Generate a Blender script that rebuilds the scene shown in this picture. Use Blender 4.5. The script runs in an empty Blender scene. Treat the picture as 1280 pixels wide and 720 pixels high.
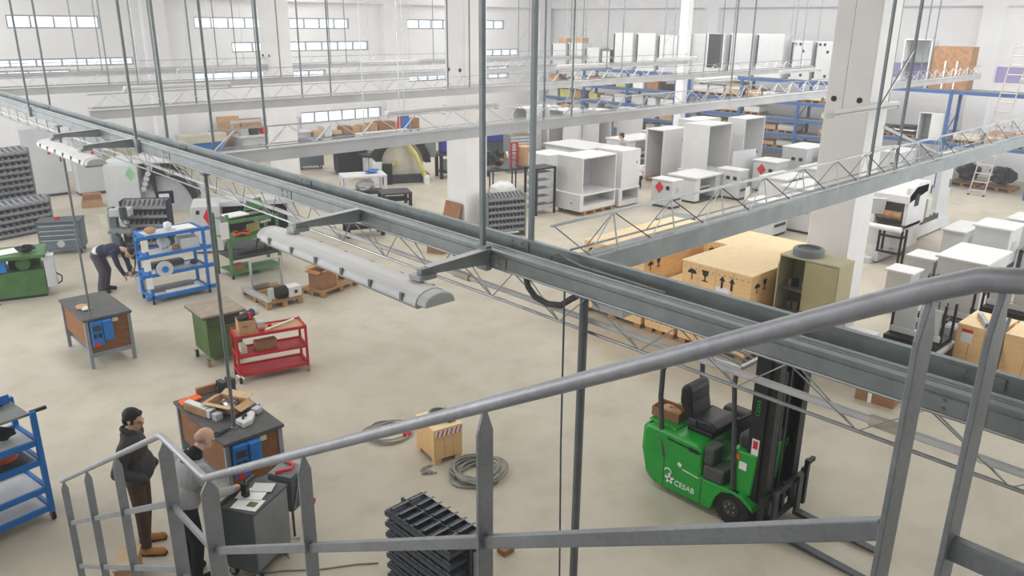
import bpy, math, random
from mathutils import Vector, Matrix

D = bpy.data
SC = bpy.context.scene
COL = SC.collection
PI = math.pi
rnd = random.Random(7)

# ------------------------------------------------------------------ camera
cam_d = D.cameras.new('camera')
cam_d.sensor_width = 36.0
cam_d.lens = 27.84
cam_d.clip_start = 0.05
cam_d.clip_end = 200
cam = D.objects.new('camera', cam_d)
COL.objects.link(cam)
cam.matrix_world = Matrix(((0.7298, 0.2113, -0.6502, 0.0),
                           (-0.6837, 0.2380, -0.6899, 0.0),
                           (0.0090, 0.9480, 0.3181, 5.8),
                           (0, 0, 0, 1)))
SC.camera = cam

# ------------------------------------------------------------------ world, exposure
w = D.worlds.new('overcast_sky')
SC.world = w
w.use_nodes = True
wn = w.node_tree.nodes
wn['Background'].inputs['Color'].default_value = (0.90, 0.95, 1.0, 1)
wn['Background'].inputs['Strength'].default_value = 1.7
SC.view_settings.view_transform = 'Standard'
SC.view_settings.look = 'None'
SC.view_settings.gamma = 1.0
SC.view_settings.use_curve_mapping = False
SC.view_settings.exposure = 0.36


def area_light(name, loc, sx, sy, power, rot=(0, 0, 0), color=(1, 1, 1)):
    l = D.lights.new(name, 'AREA')
    l.shape = 'RECTANGLE'
    l.size, l.size_y = sx, sy
    l.energy = power
    l.color = color
    o = D.objects.new(name, l)
    COL.objects.link(o)
    o.location = loc
    o.rotation_euler = rot
    return o


# daylight coming down through the translucent rooflights (built below at the same places)
ROOFLIGHTS = [(-2.0, 15.0), (6.0, 15.0), (18.5, 15.0), (29.0, 15.0)]
ROOF_W = {-2.0: 300, 6.0: 480, 18.5: 1150, 29.0: 1350}
for rx, ry in ROOFLIGHTS:
    area_light('rooflight_daylight', (rx, ry + 2.5, 8.28), 2.6, 31.0, ROOF_W[rx], color=(1.0, 0.985, 0.96))
area_light('side_fill', (-6.75, 23.0, 5.4), 22.0, 3.6, 1250, rot=(PI / 2, 0, -PI / 2), color=(0.94, 0.97, 1.0))  # unseen fill light added to brighten faces turned towards the left wall
# daylight through the tall glazing of the entrance front behind the viewer
area_light('front_daylight', (25, -6.7, 4.2), 20.0, 4.2, 1100, rot=(PI / 2, 0, 0), color=(0.95, 0.98, 1.0))


# ------------------------------------------------------------------ helpers
class B:
    """collects faces, links them as one mesh object"""

    def __init__(self):
        self.v = []
        self.f = []

    def add(self, vs, fs):
        n = len(self.v)
        self.v += [tuple(p) for p in vs]
        self.f += [tuple(i + n for i in f) for f in fs]
        return self

    def box(self, x0, x1, y0, y1, z0, z1):
        return self.add([(x0, y0, z0), (x1, y0, z0), (x1, y1, z0), (x0, y1, z0),
                         (x0, y0, z1), (x1, y0, z1), (x1, y1, z1), (x0, y1, z1)],
                        [(3, 2, 1, 0), (4, 5, 6, 7), (0, 1, 5, 4), (1, 2, 6, 5), (2, 3, 7, 6), (3, 0, 4, 7)])

    def cbox(self, c, s, rz=0.0, rx=0.0, ry=0.0):
        m = Matrix.Rotation(rz, 3, 'Z') @ Matrix.Rotation(ry, 3, 'Y') @ Matrix.Rotation(rx, 3, 'X')
        c = Vector(c)
        vs = []
        for dz in (-.5, .5):
            for dx, dy in ((-.5, -.5), (.5, -.5), (.5, .5), (-.5, .5)):
                vs.append(c + m @ Vector((dx * s[0], dy * s[1], dz * s[2])))
        return self.add(vs, [(3, 2, 1, 0), (4, 5, 6, 7), (0, 1, 5, 4), (1, 2, 6, 5), (2, 3, 7, 6), (3, 0, 4, 7)])

    def bar(self, p, q, w, h=None):
        """rectangular bar from p to q; w across, h up"""
        h = h or w
        p, q = Vector(p), Vector(q)
        d = (q - p).normalized()
        up = Vector((0, 0, 1)) if abs(d.z) < .98 else Vector((0, 1, 0))
        s = d.cross(up).normalized()
        u = s.cross(d)
        vs = []
        for e in (p, q):
            for a, b in ((-.5, -.5), (.5, -.5), (.5, .5), (-.5, .5)):
                vs.append(e + s * a * w + u * b * h)
        return self.add(vs, [(0, 1, 2, 3), (7, 6, 5, 4), (4, 5, 1, 0), (5, 6, 2, 1), (6, 7, 3, 2), (7, 4, 0, 3)])

    def tube(self, pts, r, n=8, closed=False):
        pts = [Vector(p) for p in pts]
        k = len(pts)
        rr = r if isinstance(r, (list, tuple)) else [r] * k
        vs, fs = [], []
        prev = None
        for i, p in enumerate(pts):
            a = pts[(i - 1) % k] if (closed or i > 0) else p
            b = pts[(i + 1) % k] if (closed or i < k - 1) else p
            d = (b - a).normalized()
            if prev is None:
                up = Vector((0, 0, 1)) if abs(d.z) < .9 else Vector((1, 0, 0))
                s = d.cross(up).normalized()
            else:
                s = (prev - d * prev.dot(d)).normalized()
            prev = s
            u = s.cross(d)
            for j in range(n):
                t = 2 * PI * j / n
                vs.append(p + (s * math.cos(t) + u * math.sin(t)) * rr[i])
        for i in range(k if closed else k - 1):
            i2 = (i + 1) % k
            for j in range(n):
                j2 = (j + 1) % n
                fs.append((i * n + j, i * n + j2, i2 * n + j2, i2 * n + j))
        if not closed:
            fs.append(tuple(range(n - 1, -1, -1)))
            fs.append(tuple((k - 1) * n + j for j in range(n)))
        return self.add(vs, fs)

    def cyl(self, p, q, r0, r1=None, n=12):
        return self.tube([p, q], [r0, r1 if r1 is not None else r0], n)

    def lathe(self, prof, n=16, c=(0, 0, 0)):
        vs, fs = [], []
        k = len(prof)
        for r, z in prof:
            for j in range(n):
                t = 2 * PI * j / n
                vs.append((c[0] + r * math.cos(t), c[1] + r * math.sin(t), c[2] + z))
        for i in range(k - 1):
            for j in range(n):
                j2 = (j + 1) % n
                fs.append((i * n + j, i * n + j2, (i + 1) * n + j2, (i + 1) * n + j))
        if prof[0][0] > 1e-5:
            fs.append(tuple(range(n - 1, -1, -1)))
        if prof[-1][0] > 1e-5:
            fs.append(tuple((k - 1) * n + j for j in range(n)))
        return self.add(vs, fs)

    def prism(self, poly, a0, a1, axis='y'):
        """polygon extruded along an axis: axis y -> poly is (x, z); axis x -> (y, z); axis z -> (x, y)"""
        n = len(poly)

        def pt(p, a):
            return {'y': (p[0], a, p[1]), 'x': (a, p[0], p[1]), 'z': (p[0], p[1], a)}[axis]
        vs = [pt(p, a0) for p in poly] + [pt(p, a1) for p in poly]
        fs = [tuple(range(n)), tuple(range(2 * n - 1, n - 1, -1))]
        for i in range(n):
            j = (i + 1) % n
            fs.append((i, i + n, j + n, j))
        return self.add(vs, fs)

    def blob(self, c, r, seed=0, amp=.15, nu=10, nv=7, sq=(1, 1, 1)):
        g = random.Random(seed)
        vs, fs = [], []
        for i in range(nv + 1):
            ph = PI * i / nv
            for j in range(nu):
                t = 2 * PI * j / nu
                k = r * (1 + amp * (g.random() - .5) * 2)
                vs.append((c[0] + sq[0] * k * math.sin(ph) * math.cos(t), c[1] + sq[1] * k * math.sin(ph) * math.sin(t),
                           c[2] + sq[2] * k * math.cos(ph)))
        for i in range(nv):
            for j in range(nu):
                j2 = (j + 1) % nu
                fs.append((i * nu + j, (i + 1) * nu + j, (i + 1) * nu + j2, i * nu + j2))
        return self.add(vs, fs)

    def mesh(self, name, m):
        me = D.meshes.new(name)
        me.from_pydata(self.v, [], self.f)
        me.update()
        if m:
            me.materials.append(m)
        return me

    def build(self, name, m, parent=None, bevel=0.0, smooth=False, loc=None, rz=0.0, kind=None):
        me = self.mesh(name, m)
        bmfix(me)
        o = D.objects.new(name, me)
        COL.objects.link(o)
        if parent:
            o.parent = parent
        if loc:
            o.location = loc
        if rz:
            o.rotation_euler = (0, 0, rz)
        if bevel:
            b = o.modifiers.new('edge', 'BEVEL')
            b.width = bevel
            b.segments = 2
            b.limit_method = 'ANGLE'
        if smooth:
            for p in me.polygons:
                p.use_smooth = True
            if hasattr(me, 'set_sharp_from_angle'):
                me.set_sharp_from_angle(angle=math.radians(40))
        if kind:
            o['kind'] = kind
        return o


import bmesh


def bmfix(me):
    bm = bmesh.new()
    bm.from_mesh(me)
    bmesh.ops.recalc_face_normals(bm, faces=bm.faces)
    bm.to_mesh(me)
    bm.free()


def thing(name, label, cat, loc=(0, 0, 0), rz=0.0, group=None):
    o = D.objects.new(name, None)
    COL.objects.link(o)
    o.empty_display_size = .1
    o.location = loc if len(loc) == 3 else (loc[0], loc[1], 0)
    o.rotation_euler = (0, 0, rz)
    o['label'] = label
    o['category'] = cat
    if group:
        o['group'] = group
    return o


def tag(o, label, cat, group=None):
    o['label'] = label
    o['category'] = cat
    if group:
        o['group'] = group
    return o


def struct(o):
    o['kind'] = 'structure'
    return o


def bx(name, m, parent, x0, x1, y0, y1, z0, z1, bevel=0.0):
    return B().box(x0, x1, y0, y1, z0, z1).build(name, m, parent, bevel)


def dup(o, loc=None, rz=None, label=None, group=None, parent=None):
    c = o.copy()
    COL.objects.link(c)
    if parent:
        c.parent = parent
    if loc:
        c.location = loc if len(loc) == 3 else (loc[0], loc[1], 0)
    if rz is not None:
        c.rotation_euler = (0, 0, rz)
    if label:
        c['label'] = label
    if group:
        c['group'] = group
    for ch in list(o.children):
        dup(ch, parent=c)
    return c


def text(name, body, size, m, parent, loc, rot, depth=.004, align='CENTER', label=None):
    cu = D.curves.new(name, 'FONT')
    cu.body = body
    cu.size = size
    cu.extrude = depth
    cu.align_x = align
    cu.align_y = 'CENTER'
    cu.materials.append(m)
    tmp = D.objects.new(name + '_outline', cu)
    COL.objects.link(tmp)
    me = D.meshes.new_from_object(tmp.evaluated_get(bpy.context.evaluated_depsgraph_get()))
    D.objects.remove(tmp)
    me.materials.clear()
    me.materials.append(m)
    o = D.objects.new(name, me)
    COL.objects.link(o)
    o.parent = parent
    o.location = loc
    o.rotation_euler = rot
    return o


def rest(o, z=.003):
    """let a loose one-mesh thing stand on its own origin plane"""
    lo = min(v.co.z for v in o.data.vertices)
    for v in o.data.vertices:
        v.co.z += z - lo
    return o


# ------------------------------------------------------------------ materials
def lin(c):
    return tuple(((x / 255) / 12.92 if x / 255 <= .04045 else ((x / 255 + .055) / 1.055) ** 2.4) for x in c)


def mat(name, c, rough=.55, metal=0.0, var=.12, scale=3.0, bump=0.0, c2=None, stretch=(1, 1, 1), detail=4.0, spec=.4, coord='Object'):
    m = D.materials.new(name)
    m.use_nodes = True
    nt = m.node_tree
    N, L = nt.nodes, nt.links
    bs = N['Principled BSDF']
    bs.inputs['Roughness'].default_value = rough
    bs.inputs['Metallic'].default_value = metal
    bs.inputs['Specular IOR Level'].default_value = spec
    tc = N.new('ShaderNodeTexCoord')
    mp = N.new('ShaderNodeMapping')
    mp.inputs['Scale'].default_value = stretch
    L.new(tc.outputs[coord], mp.inputs['Vector'])
    no = N.new('ShaderNodeTexNoise')
    no.inputs['Scale'].default_value = scale
    no.inputs['Detail'].default_value = detail
    L.new(mp.outputs['Vector'], no.inputs['Vector'])
    cr = N.new('ShaderNodeValToRGB')
    a = lin(c)
    b = lin(c2) if c2 else tuple(max(0, x * (1 - 2 * var)) for x in a)
    hi = a if c2 else tuple(min(1, x * (1 + var)) for x in a)
    cr.color_ramp.elements[0].position = .3
    cr.color_ramp.elements[1].position = .7
    cr.color_ramp.elements[0].color = (*b, 1)
    cr.color_ramp.elements[1].color = (*hi, 1)
    L.new(no.outputs['Fac'], cr.inputs['Fac'])
    L.new(cr.outputs['Color'], bs.inputs['Base Color'])
    if bump:
        bp = N.new('ShaderNodeBump')
        bp.inputs['Strength'].default_value = bump
        bp.inputs['Distance'].default_value = .01
        L.new(no.outputs['Fac'], bp.inputs['Height'])
        L.new(bp.outputs['Normal'], bs.inputs['Normal'])
    return m


def galvanised(name, c, rough=.42, spangle=60.0):
    m = mat(name, c, rough, .4, .08, 4.0)
    nt = m.node_tree
    N, L = nt.nodes, nt.links
    bs = N['Principled BSDF']
    tc = [n for n in N if n.type == 'TEX_COORD'][0]
    vo = N.new('ShaderNodeTexVoronoi')
    vo.inputs['Scale'].default_value = spangle
    L.new(tc.outputs['Object'], vo.inputs['Vector'])
    mx = N.new('ShaderNodeMix')
    mx.data_type = 'RGBA'
    mx.blend_type = 'MULTIPLY'
    mx.inputs['Factor'].default_value = .16
    cr = [n for n in N if n.type == 'VALTORGB'][0]
    bw = N.new('ShaderNodeRGBToBW')
    L.new(vo.outputs['Color'], bw.inputs['Color'])
    L.new(cr.outputs['Color'], mx.inputs['A'])
    L.new(bw.outputs['Val'], mx.inputs['B'])
    L.new(mx.outputs['Result'], bs.inputs['Base Color'])
    return m


def clear(name, tint, mixf):
    m = D.materials.new(name)
    m.use_nodes = True
    nt = m.node_tree
    N, L = nt.nodes, nt.links
    N.remove(N['Principled BSDF'])
    out = N['Material Output']
    t = N.new('ShaderNodeBsdfTransparent')
    t.inputs['Color'].default_value = (*tint, 1)
    g = N.new('ShaderNodeBsdfGlossy')
    g.inputs['Roughness'].default_value = .08
    fr = N.new('ShaderNodeFresnel')
    fr.inputs['IOR'].default_value = mixf
    mx = N.new('ShaderNodeMixShader')
    L.new(fr.outputs['Fac'], mx.inputs['Fac'])
    L.new(t.outputs['BSDF'], mx.inputs[1])
    L.new(g.outputs['BSDF'], mx.inputs[2])
    L.new(mx.outputs['Shader'], out.inputs['Surface'])
    return m


def glow(name, c, s):
    m = D.materials.new(name)
    m.use_nodes = True
    bs = m.node_tree.nodes['Principled BSDF']
    bs.inputs['Base Color'].default_value = (*lin(c), 1)
    bs.inputs['Emission Color'].default_value = (*lin(c), 1)
    bs.inputs['Emission Strength'].default_value = s
    return m


M = {}
M['bin_grey'] = mat('grey_bin_plastic', (176, 178, 183), .5, 0, .06, 8)
M['worn_top'] = mat('worn_board_top', (158, 144, 130), .7, 0, .1, 6)
M['ladder_alu'] = mat('dull_aluminium', (206, 196, 188), .5, .2, .05, 5)
M['hanger'] = mat('zinc_hanger', (138, 146, 150), .5, .3, .08, 6)
M['tray_black'] = mat('dark_grey_tray_plastic', (100, 105, 114), .4, 0, .1, 8)
M['white_wall'] = mat('white_wall_paint', (246, 246, 248), .8, 0, .02, 1.2)
M['purple'] = mat('lilac_wall_paint', (176, 168, 214), .8, 0, .05, 2)
M['column'] = mat('white_column_paint', (246, 245, 246), .8, 0, .025, 1.5)
M['ceiling'] = mat('ceiling_white', (225, 226, 226), .9, 0, .03, .5)
M['galv'] = galvanised('galvanised_steel', (192, 194, 202), .45, 45)
M['galv_post'] = galvanised('galvanised_flat_bar', (168, 172, 177), .45, 90)
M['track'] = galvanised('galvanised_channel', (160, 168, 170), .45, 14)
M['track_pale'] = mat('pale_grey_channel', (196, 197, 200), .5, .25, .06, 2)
M['white_metal'] = mat('white_painted_metal', (222, 222, 223), .45, 0, .03, 3)
M['grey_white'] = mat('light_grey_enamel', (206, 208, 210), .5, 0, .04, 2)
M['cab_inner'] = mat('grey_cabinet_lining', (186, 189, 192), .5, .1, .06, 3)
M['steel'] = mat('bare_steel', (172, 176, 178), .35, .7, .12, 6)
M['alu'] = mat('aluminium', (205, 208, 210), .32, .6, .06, 5)
M['dark_steel'] = mat('dark_steel', (72, 76, 80), .45, .4, .15, 6)
M['pole'] = mat('grey_conduit', (120, 126, 130), .5, .2, .1, 6)
M['black'] = mat('black_paint', (30, 31, 33), .5, 0, .2, 5)
M['blackplastic'] = mat('black_plastic', (38, 40, 43), .45, 0, .15, 8)
M['rubber'] = mat('black_rubber', (34, 33, 33), .85, 0, .2, 12, .2)
M['benchtop'] = mat('dark_bench_linoleum', (88, 88, 88), .6, 0, .12, 7)
M['bench_grey'] = mat('bench_leg_grey', (150, 156, 166), .5, 0, .08, 5)
M['brown_panel'] = mat('brown_laminate', (150, 96, 52), .5, 0, .1, 4, 0, (122, 76, 40), (1, 1, 6))
M['blue'] = mat('blue_enamel', (34, 118, 200), .4, 0, .1, 5)
M['blue_socket'] = mat('blue_socket_plastic', (36, 120, 200), .4, 0, .08, 6)
M['rack_blue'] = mat('rack_blue_enamel', (66, 104, 164), .5, 0, .1, 4)
M['green_machine'] = mat('machine_green', (76, 118, 66), .5, 0, .14, 4)
M['green_cabinet'] = mat('moss_green_enamel', (84, 112, 60), .55, 0, .14, 4)
M['green_cart'] = mat('cart_green', (86, 140, 84), .5, 0, .12, 5)
M['forklift_green'] = mat('forklift_green', (26, 160, 52), .35, 0, .08, 3, spec=.5)
M['forklift_grey'] = mat('forklift_dark_grey', (76, 78, 80), .6, 0, .1, 6)
M['red'] = mat('red_enamel', (190, 36, 44), .42, 0, .1, 5)
M['bright_red'] = mat('bright_red_plastic', (214, 40, 44), .4, 0, .06, 6)
M['orange'] = mat('orange_plastic', (240, 106, 44), .5, 0, .06, 6)
M['yellow'] = mat('yellow_hose', (206, 196, 120), .5, 0, .08, 6)
M['grey_drawer'] = mat('blue_grey_drawers', (104, 116, 126), .45, .1, .08, 5)
M['trolley_grey'] = mat('mid_grey_enamel', (128, 134, 136), .5, 0, .08, 4)
M['trolley_dark'] = mat('slate_grey_enamel', (74, 82, 88), .5, 0, .08, 4)
M['beige'] = mat('beige_cabinet', (192, 184, 150), .5, 0, .05, 3)
M['beige_door'] = mat('beige_cabinet_door', (182, 171, 130), .5, 0, .05, 3)
M['card'] = mat('cardboard', (198, 158, 120), .85, 0, .1, 5, .1)
M['card_dark'] = mat('brown_cardboard', (166, 120, 84), .85, 0, .1, 5, .1)
M['paper'] = mat('white_paper', (240, 240, 238), .8, 0, .03, 5)
M['ply'] = mat('plywood', (252, 228, 186), .65, 0, .1, 3, 0, (242, 212, 164), (1, 6, 1))
M['ply_side'] = mat('plywood_orange', (246, 206, 152), .65, 0, .1, 3, 0, (234, 190, 134), (1, 1, 7))
M['pallet'] = mat('pallet_wood', (186, 146, 98), .8, 0, .15, 4, .1, (150, 112, 72), (1, 5, 1))
M['brick_wood'] = mat('brown_board', (176, 134, 98), .75, 0, .15, 8, .1)
M['navy'] = mat('navy_fabric', (44, 50, 72), .9, 0, .15, 14, .2)
M['glass'] = clear('window_glass', (.93, .96, .97), 1.35)
M['acrylic'] = clear('clear_acrylic', (.90, .93, .94), 1.5)
M['plastic_wrap'] = clear('clear_wrapping', (.82, .84, .86), 1.6)
M['cable'] = mat('grey_cable', (150, 148, 142), .6, 0, .12, 9)
M['cable_dark'] = mat('dark_cable', (98, 98, 96), .6, 0, .12, 9)
M['brown_light'] = mat('beige_board', (206, 178, 140), .8, 0, .08, 5)
M['rooflight'] = mat('rooflight_sheet', (240, 244, 246), .6, 0, .02, 2)
M['lime'] = mat('pale_green_sign', (150, 200, 150), .6, 0, .05, 5)
M['pink'] = mat('pink_light_cover', (214, 70, 160), .5, 0, .05, 5)
M['indigo'] = mat('indigo_plastic', (58, 58, 158), .45, 0, .08, 5)
M['ivory'] = mat('ivory_machine', (212, 208, 190), .5, 0, .06, 4)


def concrete():
    m = D.materials.new('polished_concrete')
    m.use_nodes = True
    nt = m.node_tree
    N, L = nt.nodes, nt.links
    bs = N['Principled BSDF']
    tc = N.new('ShaderNodeTexCoord')
    big = N.new('ShaderNodeTexNoise')
    big.inputs['Scale'].default_value = .35
    big.inputs['Detail'].default_value = 5
    mid = N.new('ShaderNodeTexNoise')
    mid.inputs['Scale'].default_value = 1.6
    mid.inputs['Detail'].default_value = 6
    mid.inputs['Roughness'].default_value = .6
    fine = N.new('ShaderNodeTexNoise')
    fine.inputs['Scale'].default_value = 60
    fine.inputs['Detail'].default_value = 2
    for n in (big, mid, fine):
        L.new(tc.outputs['Object'], n.inputs['Vector'])
    r1 = N.new('ShaderNodeValToRGB')
    r1.color_ramp.elements[0].position = .3
    r1.color_ramp.elements[1].position = .72
    r1.color_ramp.elements[0].color = (*lin((188, 180, 164)), 1)
    r1.color_ramp.elements[1].color = (*lin((206, 198, 183)), 1)
    L.new(big.outputs['Fac'], r1.inputs['Fac'])
    r2 = N.new('ShaderNodeValToRGB')
    r2.color_ramp.elements[0].position = .28
    r2.color_ramp.elements[1].position = .55
    r2.color_ramp.elements[0].color = (.80, .78, .73, 1)
    r2.color_ramp.elements[1].color = (1, 1, 1, 1)
    L.new(mid.outputs['Fac'], r2.inputs['Fac'])
    mx = N.new('ShaderNodeMix')
    mx.data_type = 'RGBA'
    mx.blend_type = 'MULTIPLY'
    mx.inputs['Factor'].default_value = .8
    L.new(r1.outputs['Color'], mx.inputs['A'])
    L.new(r2.outputs['Color'], mx.inputs['B'])
    r3 = N.new('ShaderNodeValToRGB')
    r3.color_ramp.elements[0].position = .3
    r3.color_ramp.elements[1].position = .6
    r3.color_ramp.elements[0].color = (.93, .93, .92, 1)
    r3.color_ramp.elements[1].color = (1, 1, 1, 1)
    L.new(fine.outputs['Fac'], r3.inputs['Fac'])
    m2 = N.new('ShaderNodeMix')
    m2.data_type = 'RGBA'
    m2.blend_type = 'MULTIPLY'
    m2.inputs['Factor'].default_value = .8
    L.new(mx.outputs['Result'], m2.inputs['A'])
    L.new(r3.outputs['Color'], m2.inputs['B'])
    L.new(m2.outputs['Result'], bs.inputs['Base Color'])
    bs.inputs['Roughness'].default_value = .48
    bs.inputs['Specular IOR Level'].default_value = .35
    return m


M['floor'] = concrete()

# ------------------------------------------------------------------ setting
X0, X1, Y0, Y1, ZC = -7.0, 36.0, -7.0, 35.0, 8.4
struct(B().box(X0 - .3, X1 + .3, Y0 - .3, Y1 + .3, -.3, 0).build('floor', M['floor']))
cb = B()
xs = [X0 - .3]
for rx, ry in ROOFLIGHTS:
    xs += [rx - 1.4, rx + 1.4]
xs.append(X1 + .3)
for i in range(0, len(xs), 2):
    cb.box(xs[i], xs[i + 1], Y0 - .3, Y1 + .3, ZC, ZC + .25)
struct(cb.build('ceiling', M['ceiling']))
for k, (rx, ry) in enumerate(ROOFLIGHTS):
    o = struct(B().box(rx - 1.45, rx + 1.45, Y0 - .3, Y1 + .3, ZC + .02, ZC + .10).build('window_%d' % (20 + k), M['rooflight']))

# back wall (along X) with its ribbon windows
WIN = []                                   # x0, x1, z0, z1, panes
for x0, x1 in ((7.40, 10.60), (14.35, 17.40), (18.75, 21.95), (25.4, 28.6), (29.1, 32.2)):
    WIN.append((x0, x1, 5.42, 5.90, 4))
WIN += [(6.4, 11.7, 4.02, 4.33, 6), (6.4, 9.3, 3.62, 3.92, 4), (15.9, 17.9, 4.42, 4.86, 2), (18.7, 23.0, 4.42, 4.86, 5),
        (30.0, 33.4, 3.96, 4.34, 5), (14.1, 17.6, 3.22, 3.62, 4), (18.75, 20.5, 3.10, 3.56, 2), (25.4, 28.0, 2.78, 3.06, 4),
        (30.2, 32.6, 3.10, 3.42, 3), (30.2, 32.6, 2.72, 3.02, 3), (19.0, 23.6, 1.05, 1.62, 6), (27.6, 28.2, 0.95, 1.45, 1)]
gx = sorted({X0 - .3, X1 + .3} | {a for w_ in WIN for a in w_[:2]})
gz = sorted({0.0, ZC} | {a for w_ in WIN for a in w_[2:4]})
wb = B()
for i in range(len(gx) - 1):
    run = None
    for j in range(len(gz) - 1):
        mx_, mz_ = (gx[i] + gx[i + 1]) / 2, (gz[j] + gz[j + 1]) / 2
        hole = any(w_[0] < mx_ < w_[1] and w_[2] < mz_ < w_[3] for w_ in WIN)
        if not hole:
            if run is None:
                run = gz[j]
        if hole or j == len(gz) - 2:
            if run is not None:
                wb.box(gx[i], gx[i + 1], Y1, Y1 + .3, run, gz[j] if hole else gz[j + 1])
                run = None
struct(wb.build('wall_back', M['white_wall']))
for k, (x0, x1, z0, z1, n) in enumerate(WIN):
    fb = B()
    t = .055
    fb.box(x0, x1, Y1 + .04, Y1 + .12, z0, z0 + t).box(x0, x1, Y1 + .04, Y1 + .12, z1 - t, z1)
    for q in range(n + 1):
        xc = x0 + (x1 - x0) * q / n
        xc = min(max(xc, x0 + t / 2), x1 - t / 2)
        fb.box(xc - t / 2, xc + t / 2, Y1 + .04, Y1 + .12, z0 + t, z1 - t)
    wo = struct(fb.build('window_%d' % (k + 1), M['steel']))
    for q in range(n):
        a, b_ = x0 + (x1 - x0) * q / n, x0 + (x1 - x0) * (q + 1) / n
        bx('pane', M['glass'], wo, a + t / 2, b_ - t / 2, Y1 + .07, Y1 + .08, z0 + t, z1 - t)
# two unseen walls behind the viewer: front glazing, and a panel added for the side fill
struct(B().box(X0 - .3, X0, Y0 - .3, Y1, 0, ZC).build('wall_left', M['white_wall']))
struct(B().box(X0, X1 + .3, Y0 - .3, Y0, 0, ZC).build('wall_front', M['white_wall']))
struct(B().box(X0, X0 + .05, 11.8, 34.2, 3.5, 7.3).build('window_30', M['rooflight']))  # unseen panel added behind the side fill light
struct(B().box(14.8, 35.2, Y0, Y0 + .05, 2.0, 6.4).build('window_31', M['rooflight']))
wr = struct(B().box(X1, X1 + .3, Y0, Y1, 0, ZC).build('wall_right', M['white_wall']))
for z0, z1 in ((3.72, 4.32), (1.15, 1.75)):
    bx('painted_band', M['purple'], wr, X1 - .012, X1 + .01, Y0 + .1, 16.0, z0, z1)
# projecting beams and pilasters
struct(B().box(X0, X1, Y1 - .35, Y1, 6.6, 7.3).build('beam_back', M['white_wall']))
struct(B().box(X1 - .35, X1, Y0, Y1 - .36, 6.58, 7.3).build('beam_right', M['white_wall']))
for k, xc in enumerate((12.6, 24.2, 35.2)):
    struct(B().box(xc - .45, xc + .45, Y1 - .34, Y1, 0, 6.6).build('trim_%d' % (k + 1), M['white_wall']))
for k, yc in enumerate((-2.0, 10.9, 23.6)):
    struct(B().box(X1 - .34, X1, yc - .4, yc + .4, 0, 6.58).build('trim_%d' % (k + 4), M['white_wall']))
# slender white stanchion between the two rack groups
struct(B().box(31.55, 31.95, 22.1, 22.5, 0, ZC).build('column', M['column'], bevel=.02))
for y0, y1 in ((5.94, 6.74), (16.78, 17.6), (27.6, 28.42)):
    c_ = struct(B().box(14.0, 14.8, y0, y1, 0, ZC).build('column', M['column'], bevel=.025))
    for yy in (y0 + .18, y1 - .16):
        B().cyl((13.985, yy, 4.57), (14.03, yy, 4.57), .05, n=10).build('anchor_hole', M['black'], c_)

# ------------------------------------------------------------------ overhead track along the hall
tr = thing('overhead_track', 'long galvanised double-channel track running diagonally overhead with lattice truss beneath', 'track', (3.7, 9, 4.15))
LY0, LY1 = -10.5, 14.5
def c_channel(x, face):                    # C section extruded along y, ridged outer web
    s = face
    p = [(x, .005), (x, .085), (x + .008 * s, .089), (x + .008 * s, .099), (x, .103), (x, .119), (x + .04 * s, .123), (x + .043 * s, .114), (x + .05 * s, .114),
         (x + .053 * s, .125), (x + .092 * s, .130), (x + .092 * s, .122), (x + .012 * s, .112), (x + .012 * s, .013), (x + .05 * s, .013), (x + .05 * s, .005)]
    return B().prism(p, LY0, LY1, 'y')
c_channel(-.1, 1).build('near_channel', M['track'], tr)
fb = B().prism([(.12, .0), (.12, .168), (.112, .172), (.112, .182), (.15, .182), (.15, .174), (.128, .17), (.128, .008), (.15, .008), (.15, 0)], LY0, LY1, 'y')
fb.build('far_channel', M['track'], tr)
bx('rail_strip', M['track_pale'], tr, -.03, -.022, LY0, LY1, .128, .14)
for y in (-9.9, -7.2, -5.35, -2.1, 1.0, 4.5, 8.0):
    bx('spacer', M['track'], tr, -.05, .12, y - .03, y + .03, .02, .05)
B().tube([(.05, -5.0, .06), (.06, -5.3, .07), (.03, -5.42, .13), (.0, -5.46, .17), (.02, -5.5, .19), (.05, -5.47, .17), (.03, -5.7, .14), (-.0, -6.4, .14)], .008, 6).build('loose_cable', M['cable'], tr, smooth=True)
B().tube([(.05, -5.0, .06), (.07, -2.0, .05), (.05, 2.0, .06), (.07, 8.0, .05)], .02, 6).build('tray_cable', M['cable'], tr, smooth=True)
for k in range(8):                         # joints with bolts
    y = -8.05 + k * 3.05
    j = bx('joint_plate', M['track'], tr, -.107, -.1, y - .12, y + .12, .01, .083)
    for dy in (-.05, .05):
        for dz in (.03, .07):
            B().cyl((-.115, y + dy, dz), (-.105, y + dy, dz), .009, n=6).build('bolt', M['steel'], j)
    j = bx('joint_plate', M['track'], tr, .112, .121, y - .12, y + .12, .1, .16)
    for dy in (-.05, .05):
        for dz in (.11, .148):
            B().cyl((.104, y + dy, dz), (.114, y + dy, dz), .009, n=6).build('bolt', M['steel'], j)
B().cyl((0, LY0, -.28), (0, LY1, -.28), .011, n=8).build('bottom_chord', M['steel'], tr)
B().cyl((-.1, LY0, -.004), (-.1, LY1, -.004), .008, n=6).build('top_chord', M['steel'], tr)
bar_a = B().bar((-.1, 0, 0), (0, .33, -.28), .0065).mesh('lattice_bar', M['steel'])
bar_b = B().bar((0, .33, -.28), (-.1, .68, 0), .0065).mesh('lattice_bar', M['steel'])
bar_c = B().bar((.1, .17, 0), (0, .33, -.28), .0065).mesh('lattice_bar', M['steel'])
bar_d = B().bar((0, .33, -.28), (.1, .85, 0), .0065).mesh('lattice_bar', M['steel'])
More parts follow.
